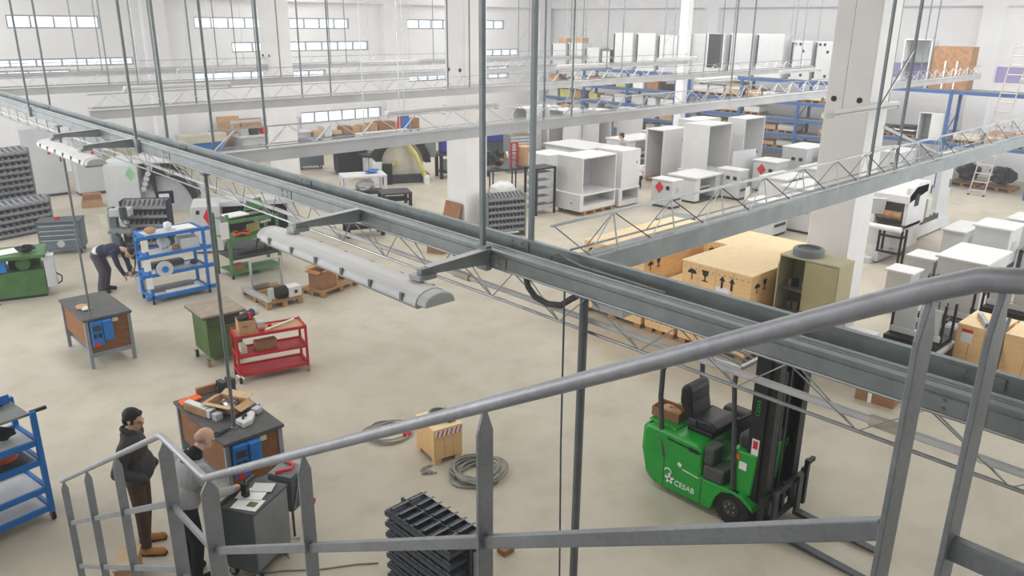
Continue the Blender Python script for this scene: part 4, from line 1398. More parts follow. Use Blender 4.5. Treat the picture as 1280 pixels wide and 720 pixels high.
# bald man leaning over the trolley
S = []
SK = 'skin_pale'
for s in (-1, 1):
    S += [((-.05, s * .09, .92), (.0, s * .105, .49), .10, .074, 'trouser_black'),
          ((.0, s * .105, .49), (-.06, s * .11, .1), .072, .058, 'trouser_black'),
          ((-.07, s * .11, .05), (.13, s * .125, .045), .05, .044, 'trouser_black'),
          ((.10, s * .20, 1.38), (.16, s * .29, 1.10), .083, .066, 'sweater'),
          ((.16, s * .29, 1.10), (.40, s * .20, 1.0), .062, .045, 'sweater'),
          ((.41, s * .20, 1.0), (.47, s * .185, .99), .036, .04, SK)]
    # fingers and thumb, slightly curled on the trolley top
    for q in range(4):
        y = s * .185 + (q - 1.5) * .021
        L_ = (.06, .072, .068, .052)[q]
        S += [((.49, y, .985), (.49 + L_ * .6, y * 1.01, .975), .0105, .010, SK), ((.49 + L_ * .6, y * 1.01, .975), (.49 + L_, y * 1.01, .95), .010, .009, SK)]
    S += [((.45, s * .15, .985), (.5, s * .125, .965), .013, .011, SK)]
S += [((.14, 0, 1.46), (.21, 0, 1.54), .062, .058, SK), ((.09, 0, 1.42), (.16, 0, 1.495), .098, .074, 'collar')]
Bl = [((.06, 0, 1.27), (.15, .215, .21), (0, .28, 0), 'sweater'), ((-.01, 0, 1.06), (.16, .2, .2), (0, .15, 0), 'sweater'),
      ((-.05, 0, .93), (.14, .185, .1), (0, 0, 0), 'trouser_black'), ((.10, 0, 1.385), (.10, .195, .075), (0, .3, 0), 'sweater')]
hb, at_, m3_ = head_balls((.275, 0, 1.595), -.1, .5, SK)
man2 = person('bald man in grey sweater and black trousers leaning over the grey trolley', (2.46, 7.58, 0), .12, S, Bl + hb, ['sweater', 'trouser_black', 'collar', 'skin_pale'], .0095, 3)
hair = B()
ellipsoid(hair, at_(-.052, 0, .012), (.064, .0805, .058), m3_)
hair.build('cropped_hair', M['hair_grey'], man2, smooth=True)
for s in (-1, 1):
    e_ = B()
    ellipsoid(e_, at_(.082, s * .032, .004), (.008, .011, .006), m3_, 8, 6)
    e_.build('eye', M['eye'], man2)
e_ = B().tube([(.12 + .075 * math.cos(a_), .085 * math.sin(a_), 1.475 - .03 * math.cos(a_)) for a_ in [PI / 9 * k_ for k_ in range(18)]], .027, 8, True)
e_.build('collar', M['collar'], man2, smooth=True)

# person bent over by the pillar machine
S = []
SK = 'skin_pale'
for s in (-1, 1):
    S += [((-.06, s * .09, .86), (.06, s * .12, .47), .10, .08, 'trouser_dark'),
          ((.06, s * .12, .47), (-.03, s * .13, .1), .078, .068, 'trouser_dark'),
          ((-.04, s * .13, .05), (.15, s * .14, .045), .05, .045, 'collar'),
          ((.40, s * .19, .96), (.47, s * .21, .68), .07, .058, 'navy'),
          ((.47, s * .21, .68), (.54, s * .14, .45), .055, .042, 'navy'),
          ((.54, s * .14, .44), (.55, s * .13, .39), .034, .038, SK)]
    for q in range(4):
        y = s * .13 + (q - 1.5) * .02
        S += [((.56, y, .37), (.575, y, .32), .0105, .0105, SK), ((.575, y, .32), (.56, y, .29), .0105, .009, SK)]
    S += [((.53, s * .1, .38), (.55, s * .085, .34), .013, .011, SK)]
S += [((.47, 0, .99), (.56, 0, .97), .06, .058, SK)]
Bl = [((.30, 0, .98), (.21, .2, .135), (0, .12, 0), 'navy'), ((.10, 0, .95), (.17, .175, .135), (0, -.1, 0), 'navy'), ((-.035, 0, .92), (.09, .17, .12), (0, -.4, 0), 'shirt_white'),
      ((-.06, 0, .84), (.135, .185, .14), (0, -.3, 0), 'trouser_dark'), ((.40, 0, .98), (.1, .2, .09), (0, .2, 0), 'navy')]
hb, at_, m3_ = head_balls((.66, 0, .90), 0, 1.25, SK)
man3 = person('person in navy jumper bent over forwards behind the bare workbench', (4.88, 18.45, 0), -.75, S, Bl + hb, ['navy', 'trouser_dark', 'collar', 'skin_pale', 'shirt_white'], .011, 3)
hair = B()
ellipsoid(hair, at_(-.028, 0, .05), (.1, .086, .08), m3_)
hair.build('hair', M['hair_black'], man3, smooth=True)

# two assemblers half hidden among the white cabinets, far back
def far_person(label, loc, rz, crouch, top):
    S = []
    h = .55 if crouch else 0
    for s in (-1, 1):
        if crouch:
            S.extend([((-.1, s * .1, .42), (.28, s * .15, .5), .09, .075, 'collar'), ((.28, s * .15, .5), (.1, s * .14, .1), .07, .055, 'collar'), ((.08, s * .14, .05), (.26, s * .15, .045), .045, .04, 'collar')])
        else:
            S.extend([((0, s * .09, .9), (0, s * .1, .5), .095, .07, 'trouser_dark'), ((0, s * .1, .5), (-.02, s * .11, .1), .07, .055, 'trouser_dark'), ((-.03, s * .11, .05), (.15, s * .12, .045), .045, .04, 'collar')])
        S.extend([((.06, s * .19, 1.38 - h), (.12, s * .25, 1.1 - h), .07, .055, top), ((.12, s * .25, 1.1 - h), (.38, s * .18, 1.08 - h), .05, .04, 'skin_pale'), ((.38, s * .18, 1.08 - h), (.46, s * .17, 1.08 - h), .035, .035, 'skin_pale')])
        for q in range(4):
            y = s * .17 + (q - 1.5) * .021
            S.append(((.48, y, 1.08 - h), (.54, y, 1.06 - h), .0105, .0095, 'skin_pale'))
        S.append(((.45, s * .135, 1.07 - h), (.49, s * .115, 1.06 - h), .013, .011, 'skin_pale'))
    S.append(((.05, 0, 1.45 - h), (.09, 0, 1.54 - h), .06, .056, 'skin_pale'))
    Bl = [((.03, 0, 1.27 - h), (.13, .2, .2), (0, .1, 0), top), ((0, 0, 1.05 - h), (.13, .18, .19), (0, .1, 0), top), ((-.03, 0, .93 - h), (.13, .18, .12), (0, 0, 0), 'collar' if crouch else 'trouser_dark')]
    hb, at_, m3_ = head_balls((.12, 0, 1.62 - h), 0, .3, 'skin_pale')
    p = person(label, loc, rz, S, Bl + hb, [top, 'collar', 'skin_pale', 'trouser_dark'], .012, 3)
    hair = B()
    ellipsoid(hair, at_(-.03, 0, .05), (.1, .09, .09), m3_)
    ellipsoid(hair, at_(-.06, 0, .0), (.06, .082, .08), m3_)
    hair.build('hair', M['hair_black'], p, smooth=True)
    return p
far_person('crouching person in white top between the tall white cabinets', (23.19, 17.93, 0), .9, True, 'shirt_white')
far_person('standing dark-haired person behind the white cabinets, only the head showing', (24.53, 19.71, 0), 2.0, False, 'sweater')

# ------------------------------------------------------------------ forklift (faces -y, mast towards the stair side)
fk = thing('forklift', 'green three-wheel forklift with black mast parked below the handrail', 'forklift', (8.12, 4.9, 0), 0)
# local frame: x across (0 = centre line), y along (front = -y)
W = .52
def side(poly, x0, x1, m, nm, bev=.02):
    return B().prism(poly, x0, x1, 'x').build(nm, M[m], fk, bevel=bev)
# counterweight / battery body: profile in (y, z), taller at the rear
side([(.42, .07), (.56, .17), (.63, .45), (.62, .80), (.55, .88), (-.20, .88), (-.27, .82), (-.28, .47), (-.44, .44), (-.47, .10), (-.40, .07)], -W, W, 'forklift_green', 'body', .035)
side([(.50, .12), (.66, .22), (.72, .45), (.71, .78), (.62, .86), (.45, .5)], -W * .82, W * .82, 'forklift_green', 'counterweight', .04)
bx('panel_gap', M['forklift_grey'], fk, -W - .004, -W + .01, .27, .28, .1, .58)
bx('panel_gap', M['forklift_grey'], fk, -W - .004, -W + .01, -.30, -.29, .1, .45)
B().bar((-W - .003, .50, .57), (-W - .003, -.28, .56), .006, .02).build('moulding', M['forklift_green'], fk)
B().bar((-W - .003, .24, .80), (-W - .003, -.25, .78), .006, .022).build('black_stripe', M['black'], fk)
B().bar((-W - .003, -.08, .785), (-W - .003, -.22, .78), .012, .05).build('latch', M['black'], fk)
# front fender over the drive wheel
FN = [(-.30, .46), (-.66, .47), (-.86, .46), (-1.0, .38), (-1.02, .30), (-.94, .36), (-.84, .42), (-.72, .44), (-.58, .40), (-.50, .28), (-.46, .12), (-.40, .10)]
side(FN, -W - .005, -W + .22, 'forklift_green', 'fender', .015)
side(FN, W - .22, W + .005, 'forklift_green', 'fender', .015)
# floor plate, steps, dash
bx('floor_plate', M['forklift_grey'], fk, -W + .22, W - .22, -.80, -.28, .36, .42, .01)
bx('step', M['forklift_grey'], fk, -W + .01, -W + .30, -.58, -.29, .47, .66, .03)
bx('step', M['forklift_grey'], fk, -W + .02, -W + .26, -.42, -.28, .66, .90, .03)
side([(-.72, .44), (-.92, .46), (-.96, 1.02), (-.62, 1.0)], -W + .07, W - .06, 'forklift_green', 'front_cowl', .02)
bx('dash', M['forklift_grey'], fk, -.36, .44, -.93, -.64, 1.0, 1.18, .04)
bx('side_console', M['forklift_grey'], fk, .30, .48, -.6, .0, .6, 1.08, .04)
col_ = B().cyl((-.02, -.74, 1.1), (-.02, -.56, 1.24), .035, n=10).build('steering_column', M['forklift_grey'], fk)
B().tube([(-.02 + .15 * math.cos(a_ * PI / 10), -.54 + .15 * math.sin(a_ * PI / 10) * .8, 1.25 - .09 * math.sin(a_ * PI / 10)) for a_ in range(20)], .016, 6, True).build('steering_wheel', M['black'], col_, smooth=True)
B().bar((-.16, -.54, 1.25), (.12, -.54, 1.25), .03, .012).build('wheel_spoke', M['black'], col_)
for q in range(3):
    lv = B().cyl((.3 + q * .05, -.66, 1.12), (.3 + q * .05, -.62, 1.28), .008, n=6).build('lever', M['dark_steel'], fk)
    B().blob((.3 + q * .05, -.62, 1.29), .02, q, 0, 8, 6).build('lever_knob', M['black'], lv)
# seat
se = bx('seat_base', M['black'], fk, -.27, .23, -.24, .14, .88, .95, .02)
B().prism([(-.26, .95), (.10, .95), (.14, .99), (.1, 1.06), (-.2, 1.09), (-.30, 1.03)], -.27, .23, 'x').build('seat_cushion', M['blackplastic'], fk, bevel=.035)
B().prism([(.08, 1.0), (.17, .98), (.30, 1.20), (.30, 1.40), (.23, 1.47), (.15, 1.42), (.13, 1.22)], -.25, .21, 'x').build('seat_back', M['blackplastic'], fk, bevel=.045)
for s in (-1, 1):
    bx('arm_hinge', M['dark_steel'], se, -.02 + s * .25 - .02, -.02 + s * .25 + .02, .0, .12, .97, 1.06, .01)
bx('rear_hood', M['forklift_green'], fk, -.40, .40, .2, .64, .87, .895, .01)
# overhead guard
for s in (-1, 1):
    B().tube([(s * .50, .28, .52), (s * .48, .38, .9), (s * .46, .44, 1.3), (s * .44, .45, 1.65), (s * .43, .34, 1.92), (s * .42, .15, 2.02)], .034, 8).build('guard_post', M['forklift_grey'], fk, smooth=True)
    B().tube([(s * .47, -.70, .47), (s * .46, -.64, 1.2), (s * .44, -.56, 1.8), (s * .42, -.56, 2.02)], .03, 8).build('guard_post', M['forklift_grey'], fk, smooth=True)
    B().bar((s * .42, .18, 2.02), (s * .42, -.62, 2.02), .045, .045).build('guard_rail', M['track_pale'], fk)
for y in (.16, -.60):
    B().bar((-.42, y, 2.02), (.42, y, 2.02), .045, .045).build('guard_rail', M['track_pale'], fk)
for q in range(6):
    x = -.34 + q * .135
    B().tube([(x, -.6, 2.02), (x, -.42, 2.06), (x, -.22, 2.075), (x, -.02, 2.06), (x, .16, 2.02)], .014, 6).build('guard_bar', M['trolley_grey'], fk)
B().cyl((.3, .1, 1.98), (.3, .1, 1.92), .05, n=12).build('work_lamp', M['black'], fk)
# wheels
for s in (-1, 1):
    wh = B().cyl((s * (W - .02), -.72, .235), (s * (W - .19), -.72, .235), .235, n=28).build('front_tyre', M['rubber'], fk, bevel=.02)
    for q in range(28):
        a_ = q * PI / 14
        B().cbox((s * (W - .105), -.72 + .236 * math.cos(a_), .235 + .236 * math.sin(a_)), (.17, .022, .012), 0, a_ - PI / 2).build('tread_block', M['rubber'], wh)
    hb_ = B().cyl((s * (W - .012), -.72, .235), (s * (W - .05), -.72, .235), .11, n=18).build('wheel_hub', M['dark_steel'], wh)
    for q in range(5):
        a_ = q * 2 * PI / 5
        B().cyl((s * (W + .0), -.72 + .06 * math.cos(a_), .235 + .06 * math.sin(a_)), (s * (W - .02), -.72 + .06 * math.cos(a_), .235 + .06 * math.sin(a_)), .012, n=6).build('wheel_nut', M['pallet'], wh)
for s in (-1, 1):
    B().cyl((s * .08, .34, .17), (s * .2, .34, .17), .17, n=20).build('rear_tyre', M['rubber'], fk, bevel=.015)
# mast: two channel pairs, cross members, chains, hydraulics
for s in (-1, 1):
    B().prism([(s * .42, -.98), (s * .29, -.98), (s * .29, -.96), (s * .40, -.96), (s * .40, -.82), (s * .29, -.82), (s * .29, -.80), (s * .42, -.80)], .12, 2.25, 'z').build('mast_channel', M['black'], fk)
    B().prism([(s * .39, -1.08), (s * .25, -1.08), (s * .25, -1.06), (s * .37, -1.06), (s * .37, -.95), (s * .25, -.95), (s * .25, -.93), (s * .39, -.93)], .16, 2.22, 'z').build('inner_mast', M['black'], fk)
    B().cyl((s * .2, -.93, .2), (s * .2, -.93, 1.9), .035, n=10).build('lift_cylinder', M['blackplastic'], fk)
    B().bar((s * .06, -1.0, .4), (s * .06, -1.0, 2.0), .03, .012).build('lift_chain', M['dark_steel'], fk)
for z in (.2, 1.15, 2.2):
    bx('mast_crossbar', M['black'], fk, -.38, .38, -.92, -.88, z - .05, z + .05)
bx('clear_shield', M['acrylic'], fk, -.3, .3, -.86, -.85, 1.2, 2.1)
bx('safety_label', M['paper'], fk, -.43, -.418, -.95, -.86, 1.0, 1.22)
bx('safety_label', M['bright_red'], fk, -.432, -.42, -.935, -.875, 1.10, 1.2)
bx('rating_plate', M['paper'], fk, -W + .062, -W + .07, -.84, -.74, .78, .88)
bx('indicator_light', M['orange'], fk, -W + .06, -W + .07, -.74, -.69, .9, .96)
# carriage and forks
bx('carriage_bar', M['black'], fk, -.5, .5, -1.14, -1.09, .12, .20)
bx('carriage_bar', M['black'], fk, -.5, .5, -1.14, -1.09, .46, .54)
for x in (-.5, .0, .5):
    bx('carriage_upright', M['black'], fk, x - .03, x + .03, -1.13, -1.08, .12, .56)
for x in (-.29, .29):
    B().prism([(-1.15, .58), (-1.19, .58), (-1.19, .085), (-2.34, .03), (-2.34, .02), (-1.15, .035)], x - .055, x + .055, 'x').build('fork', M['dark_steel'], fk, bevel=.004)
bx('backrest_post', M['black'], fk, .46, .52, -1.17, -1.12, .08, .70)
bx('backrest_hook', M['black'], fk, .44, .6, -1.19, -1.14, .66, .71)
for s in (-1, 1):
    B().tube([(s * .2, -.86, .34), (s * .22, -.7, .3), (s * .2, -.5, .3)], .03, 8).build('tilt_cylinder', M['dark_steel'], fk)
# lettering
text('lettering', 'CESAB', .105, M['paper'], fk, (-W - .004, -.06, .22), (PI / 2, 0, -PI / 2))
B().prism([(0, 0), (.05, .03), (.03, .07), (-.02, .05)], -.003, .003, 'x').build('white_mark', M['paper'], fk, loc=(-W - .004, .02, .47))
B().bar((-W - .004, -.01, .46), (-W - .004, -.25, .44), .004, .012).build('white_line', M['paper'], fk)
em = B()
for a_, l in ((.3, .09), (1.5, .1), (2.7, .09), (4.0, .08), (5.3, .08)):
    em.bar((-W - .004, .17, .24), (-W - .004, .17 + l * .8 * math.cos(a_), .24 + l * .8 * math.sin(a_)), .004, .03)
em.build('white_emblem', M['paper'], fk)
e2_ = B().tube([(-W - .004, .2 + .05 * math.cos(a_ * PI / 7), .34 + .04 * math.sin(a_ * PI / 7)) for a_ in range(9)], .008, 5)
e2_.build('emblem_arc', M['paper'], fk)
text('lettering', 'CESAB', .07, M['forklift_green'], fk, (-.426, -.89, 1.62), (PI / 2, -PI / 2, -PI / 2))
# carton on the rear hood
open_box('open_brown_carton', 'open brown carton riding on the rear hood of the green forklift', 7.96, 5.38, .902, 0.1, .14, .2, .13, 'card_dark', False, 'card')

# ------------------------------------------------------------------ plywood crates
def umbrella_mark(b, u, v, s, put):
    pts = [(-.5, 0), (-.35, .3), (0, .45), (.35, .3), (.5, 0)]
    b.append([put(u + a * s, v + c * s) for a, c in pts])
    b.append([put(u - .05 * s, v), put(u + .05 * s, v), put(u + .05 * s, v - .6 * s), put(u - .05 * s, v - .6 * s)])
def glass_mark(b, u, v, s, put):
    b.append([put(u - .35 * s, v + .45 * s), put(u + .35 * s, v + .45 * s), put(u + .25 * s, v), put(u, v - .15 * s), put(u - .25 * s, v)])
    b.append([put(u - .06 * s, v - .1 * s), put(u + .06 * s, v - .1 * s), put(u + .06 * s, v - .5 * s), put(u - .06 * s, v - .5 * s)])
    b.append([put(u - .3 * s, v - .5 * s), put(u + .3 * s, v - .5 * s), put(u + .3 * s, v - .6 * s), put(u - .3 * s, v - .6 * s)])
def arrow_mark(b, u, v, s, put):
    b.append([put(u - .3 * s, v + .1 * s), put(u + .3 * s, v + .1 * s), put(u, v + .55 * s)])
    b.append([put(u - .1 * s, v + .1 * s), put(u + .1 * s, v + .1 * s), put(u + .1 * s, v - .6 * s), put(u - .1 * s, v - .6 * s)])


def crate(label, x0, x1, y0, y1, h, marks=True, sheet=False, plank=.38):
    cx, cy = (x0 + x1) / 2, (y0 + y1) / 2
    t = thing('plywood_crate', label, 'crate', (cx, cy, 0))
    a, b = (x1 - x0) / 2, (y1 - y0) / 2
    bx('core', M['ply_side'], t, -a + .02, a - .02, -b + .02, b - .02, .12, h - .03)
    n = max(2, round(2 * b / plank))
    for s in (-1, 1):
        for q in range(n):
            bx('plank', M['ply_side'], t, s * (a - .012) - .012, s * (a - .012) + .012, -b + 2 * b * q / n + .003, -b + 2 * b * (q + 1) / n - .003, .10, h - .025)
    m = max(2, round(2 * a / plank))
    for s in (-1, 1):
        for q in range(m):
            bx('plank', M['ply_side'], t, -a + 2 * a * q / m + .003, -a + 2 * a * (q + 1) / m - .003, s * (b - .012) - .012 + .0005 * s, s * (b - .012) + .012 + .0005 * s, .10, h - .025)
    k = max(1, round(2 * b / 1.0))
    for q in range(k):
        bx('lid_board', M['ply'], t, -a - .015, a + .015, -b - .015 + (2 * b + .03) * q / k + .002, -b - .015 + (2 * b + .03) * (q + 1) / k - .002, h - .025, h)
    for ex in (-1, 1):
        for q in range(3):
            y = -b + .1 + (2 * b - .2) * q / 2
            bx('skid_block', M['pallet'], t, ex * (a - .08) - .07, ex * (a - .08) + .07, y - .08, y + .08, 0, .12)
    # nail heads along the edges
    nb = B()
    for q in range(n * 3):
        y = -b + 2 * b * (q + .5) / (n * 3)
        for z in (h - .12, .25, h * .5):
            nb.cbox((-a - .002, y, z), (.006, .022, .022))
    nb.build('nails', M['card_dark'], t, kind='stuff')
    if marks:
        fs = []
        put = lambda u, v: (-a - .004, -u, v)
        umbrella_mark(fs, -b + .22, h - .22, .2, put)
        glass_mark(fs, -b + .50, h - .20, .2, put)
        if 2 * b > 1.2:
            arrow_mark(fs, -b + .86, h - .24, .2, put)
            arrow_mark(fs, -b + 1.06, h - .24, .2, put)
        put2 = lambda u, v: (u, -b - .006, v)
        umbrella_mark(fs, -a + .2, h - .25, .18, put2)
        glass_mark(fs, -a + .45, h - .22, .18, put2)
        for poly in fs:
            nrm = Vector((-.004, 0, 0)) if abs(poly[0][0] + a + .004) < 1e-6 else Vector((0, -.004, 0))
            k_ = len(poly)
            mk = B()
            mk.add([Vector(p) for p in poly] + [Vector(p) + nrm for p in poly], [tuple(range(k_)), tuple(range(2 * k_ - 1, k_ - 1, -1))] + [(i, (i + 1) % k_, (i + 1) % k_ + k_, i + k_) for i in range(k_)])
            mk.build('stencil_mark', M['black'], t)
    if sheet:
        bx('paper_sheet', M['paper'], t, -a - .006, -a - .001, -b + .42, -b + .70, h - .60, h - .34)
    return t


crate('plywood crate with black stencils beside the beige cabinet, white sheet on its front', 12.03, 13.58, 6.68, 8.12, 1.65, True, True)
crate('low plywood crate squeezed between the stencilled crate and the long-lidded crate', 12.02, 13.3, 8.2, 8.9, .95, False)
crate('long-lidded plywood crate at the left end of the crate row', 12.0, 15.1, 8.98, 10.55, 1.55, True, False, .52)
crate('plywood crate behind the stencilled one, umbrella and glass stencils on its left corner', 13.66, 14.95, 7.0, 8.75, 1.62, True)

# ------------------------------------------------------------------ beige cabinet with a grey ring on top
t = thing('beige_cabinet', 'beige steel cupboard with one door open standing against the big column', 'cupboard', (13.1, 6.07, 0))
a, b, h = .28, .545, 1.9
bx('back', M['beige'], t, a - .02, a, -b, b, 0, h)
bx('side', M['beige'], t, -a, a - .02, -b, -b + .02, 0, h)
bx('side', M['beige'], t, -a, a - .02, b - .02, b, 0, h)
bx('top', M['beige'], t, -a - .01, a + .005, -b - .005, b + .005, h, h + .03)
bx('floor_panel', M['beige'], t, -a, a - .02, -b + .02, b - .02, 0, .08)
for z in (.45, .88, 1.30):
    bx('shelf', M['trolley_grey'], t, -a + .03, a - .02, -b + .02, b - .02, z, z + .02)
bx('door', M['beige_door'], t, -a - .02, -a, -b + .01, .06, .05, h - .01, .003)
d_ = B().box(-.02, 0, -.49, 0, .05, h - .01).build('door', M['beige'], t, loc=(-a, b - .01, 0), rz=-1.12)
bx('handle', M['black'], d_, -.035, -.02, -.46, -.42, .85, .98)
bx('handle', M['black'], t, -a - .035, -a - .02, -.0, .04, .85, .98)
for q, (y, z, m, s) in enumerate(((.15, 1.32, 'orange', .1), (.22, 1.32, 'blue', .08), (.36, 1.32, 'black', .12), (.45, 1.32, 'card', .09), (.12, .9, 'blue', .1), (.28, .9, 'card_dark', .12), (.42, .9, 'trolley_grey', .1))):
    o = tag(B().cbox((0, 0, s * .6), (s * .95, s * .8, s * 1.2)).build('stored_box', M[m], bevel=.004),
            ['orange box on the upper shelf of the beige cupboard', 'light blue box beside the orange one in the cupboard', 'black tool case on the upper shelf of the cupboard', 'small carton at the left of the upper cupboard shelf',
             'blue box on the middle shelf of the beige cupboard', 'brown box on the middle shelf of the cupboard', 'grey box at the left of the middle cupboard shelf'][q], 'box')
    o.location = (13.1 - .05, 6.07 + y * .9, z + .004)
t = thing('grey_ring', 'grey round flange lying on top of the beige cupboard', 'flange', (13.12, 6.25, 1.933))
B().lathe([(.27, 0), (.27, .1), (.24, .13), (.20, .13), (.20, .09), (.0, .09)], 28).build('rim', M['trolley_grey'], t, smooth=True)
B().lathe([(.19, .09), (.19, .105), (.0, .105)], 24).build('disc', M['dark_steel'], t)

# carton on the floor past the forklift and crates to the right
t = thing('brown_carton', 'closed brown carton lying on the floor past the forklift mast', 'box', (12.42, 4.42, 0), .1)
bx('carton', M['card_dark'], t, -.22, .22, -.3, .3, 0, .24, .004)
bx('tape', M['paper'], t, -.225, -.219, .04, .1, 0, .24)
bx('tape', M['brown_light'], t, -.22, .22, -.03, .03, .239, .243)
def orange_crate(label, x, y, rz, sx, sy, h, lab=None):
    t = thing('plywood_box', label, 'crate', (x, y, 0), rz)
    n = 3
    bx('core', M['ply_side'], t, -sx + .02, sx - .02, -sy + .02, sy - .02, .1, h - .02)
    for s in (-1, 1):
        for q in range(n):
            bx('plank', M['ply_side'], t, s * sx - .012, s * sx + .012, -sy + 2 * sy * q / n + .003, -sy + 2 * sy * (q + 1) / n - .003, .08, h - .02)
            bx('plank', M['ply_side'], t, -sx + 2 * sx * q / n + .003, -sx + 2 * sx * (q + 1) / n - .003, s * sy - .012, s * sy + .012, .08, h - .02)
    bx('lid', M['ply'], t, -sx - .01, sx + .01, -sy - .01, sy + .01, h - .02, h)
    for ex in (-1, 1):
        for ey in (-1, 1):
            bx('skid_block', M['pallet'], t, ex * (sx - .08) - .06, ex * (sx - .08) + .06, ey * (sy - .08) - .06, ey * (sy - .08) + .06, 0, .1)
    if lab:
        bx('paper_label', M['paper'], t, -sx - .018, -sx - .012, lab[0] - .09, lab[0] + .09, lab[1] - .12, lab[1] + .06)
        if lab[2]:
            bx('red_label', M['bright_red'], t, -sx - .018, -sx - .012, lab[0] - .09, lab[0] + .09, lab[1] + .065, lab[1] + .12)
    return t
orange_crate('orange plywood box with red and white label between the near railing posts', 14.95, 3.72, 0, .45, .32, .92, (.16, .72, True))
orange_crate('orange plywood box with pale label at the right edge behind the railing', 14.9, 2.8, 0, .42, .5, .95, (.05, .74, False))
for k, (x, y, z, l) in enumerate(((14.8, 3.75, .97, 'grey roller on the box with the red label'), (14.95, 2.9, 1.0, 'grey roller on the pale-labelled box at the right edge'))):
    t = thing('grey_roller', l, 'roller', (x, y, z), .5)
    B().cyl((-.3, 0, .0), (.3, 0, .0), .05, n=12).build('drum', M['steel'], t, smooth=True)
    for s in (-1, 1):
        B().cyl((s * .3, 0, 0), (s * .36, 0, 0), .02, n=8).build('axle', M['dark_steel'], t)
tag(B().bar((14.1, 3.35, .02), (14.7, 3.35, 1.15), .05, .05).build('leaning_bar', M['trolley_grey']), 'grey square bar leaning between the two orange boxes', 'bar')

# ------------------------------------------------------------------ white machine cabinets and modules
def white_cabinet(label, x, y, sx, sy, h, base, face, pal=False, rz=0):
    """hollow enamel cabinet; x,y is its corner nearest the viewer, face = side that is open ('y' towards -y, 'x' towards -x, '' closed)"""
    t = thing('machine_cabinet', label, 'cabinet', (x, y, 0), rz)
    z0 = .14 if pal else .04
    if pal:
        for q in range(4):
            bx('pallet_block', M['pallet'], t, .1 + q * (sx - .3) / 3, .2 + q * (sx - .3) / 3, -.03, .12, 0, .1)
            bx('pallet_block', M['pallet'], t, .1 + q * (sx - .3) / 3, .2 + q * (sx - .3) / 3, sy - .12, sy, 0, .1)
        bx('pallet_deck', M['pallet'], t, .02, sx - .02, -.02, sy, .1, z0)
    else:
        bx('plinth', M['dark_steel'], t, .05, sx - .05, .05, sy - .05, 0, z0)
    w = .04
    if base:
        o_ = .12
        bx('base_left', M['white_metal'], t, -o_, .05, -o_ * .3, sy + .05, z0, base, .008)
        bx('base_back', M['white_metal'], t, .05, sx, sy - .05, sy + .05, z0, base)
        bx('base_right', M['white_metal'], t, sx - w, sx + .02, 0, sy - .05, z0, base)
        bx('base_floor', M['white_metal'], t, .05, sx - w, -.02, sy - .05, z0, z0 + .16)
        bx('base_deck', M['white_metal'], t, -o_, sx + .02, -.03, sy + .05, base, base + .06, .006)
        bx('base_inner', M['cab_inner'], t, .06, sx - w - .01, sy * .6, sy * .62, z0 + .16, base)
        B().cyl((-o_ - .003, sy * .3, base * .6), (-o_ + .001, sy * .3, base * .6), .03, n=10).build('cable_port', M['dark_steel'], t)
    zb = base + .06 if base else z0
    bx('top', M['white_metal'], t, 0, sx, 0, sy, h - w, h, .006)
    bx('back', M['white_metal'], t, 0, sx, sy - w, sy, zb, h - w)
    bx('right_side', M['white_metal'], t, sx - w, sx, w, sy - w, zb, h - w)
    if face != 'x':
        bx('left_side', M['white_metal'], t, 0, w, w, sy - w, zb, h - w)
    else:
        bx('lining', M['cab_inner'], t, sx - w - .02, sx - w, w, sy - w, zb, h - w)
        bx('frame_post', M['white_metal'], t, 0, w, 0, w, zb, h - w)
        bx('frame_post', M['white_metal'], t, 0, w, sy - w * 2, sy - w, zb, h - w)
    if face == 'y':
        bx('lining', M['cab_inner'], t, w, sx - w, sy - w - .02, sy - w, zb, h - w)
        bx('lining_rib', M['track_pale'], t, sx * .4, sx * .43, sy - w - .04, sy - w - .02, zb, h - w)
        bx('frame_post', M['white_metal'], t, 0, w, 0, w, zb, h - w)
        bx('frame_post', M['white_metal'], t, sx - w, sx, 0, w, zb, h - w)
    else:
        bx('front', M['white_metal'], t, w if face == 'x' else 0, sx, 0, w, zb, h - w)
        bx('latch', M['dark_steel'], t, sx * .8, sx * .84, -.01, 0, h * .75, h * .79)
    return t


def module(label, x, y, sx, sy, h, rz=0, diamond=False, slots=2, over=.0, table=False, name='machine_module'):
    """low white press module; x,y = near corner"""
    t = thing(name, label, 'machine', (x, y, 0), rz)
    bx('plinth', M['dark_steel'], t, .04, sx - .04, .04, sy - .04, 0, .08)
    if table:
        bx('top', M['white_metal'], t, -over, sx + over, -over, sy + over, h - .06, h, .008)
        bx('left_leg', M['white_metal'], t, 0, sx * .18, 0, sy, .08, h - .06, .006)
        bx('right_leg', M['grey_white'], t, sx * .8, sx, 0, sy, .08, h - .06, .006)
        bx('under_rail', M['cab_inner'], t, sx * .18, sx * .8, sy * .2, sy * .8, h * .3, h * .55)
        bx('drive_slot', M['black'], t, sx * .25, sx * .75, sy * .18, sy * .2, h * .36, h * .46)
    else:
        bx('body', M['grey_white'], t, 0, sx, 0, sy, .08, h - .05, .012)
        bx('top', M['white_metal'], t, -over - .02, sx + over + .02, -over - .02, sy + over + .02, h - .05, h, .012)
        for q in range(slots):
            bx('inspection_window', M['black'], t, -.012, .002, sy * (.15 + .3 * q), sy * (.15 + .3 * q) + .14, h * .66, h * .66 + .12)
        bx('side_vent', M['cab_inner'], t, sx * .3, sx * .6, -.012, .002, h * .55, h * .75)
        bx('drive_slot', M['dark_steel'], t, sx * .15, sx * .85, -.012, .002, h * .3, h * .38)
    if diamond:
        c = (-.02, sy * .62, h * .72)
        B().prism([(c[1], c[2] - .2), (c[1] + .17, c[2]), (c[1], c[2] + .2), (c[1] - .17, c[2])], -.022, -.014, 'x').build('red_diamond', M['bright_red'], t)
    return t


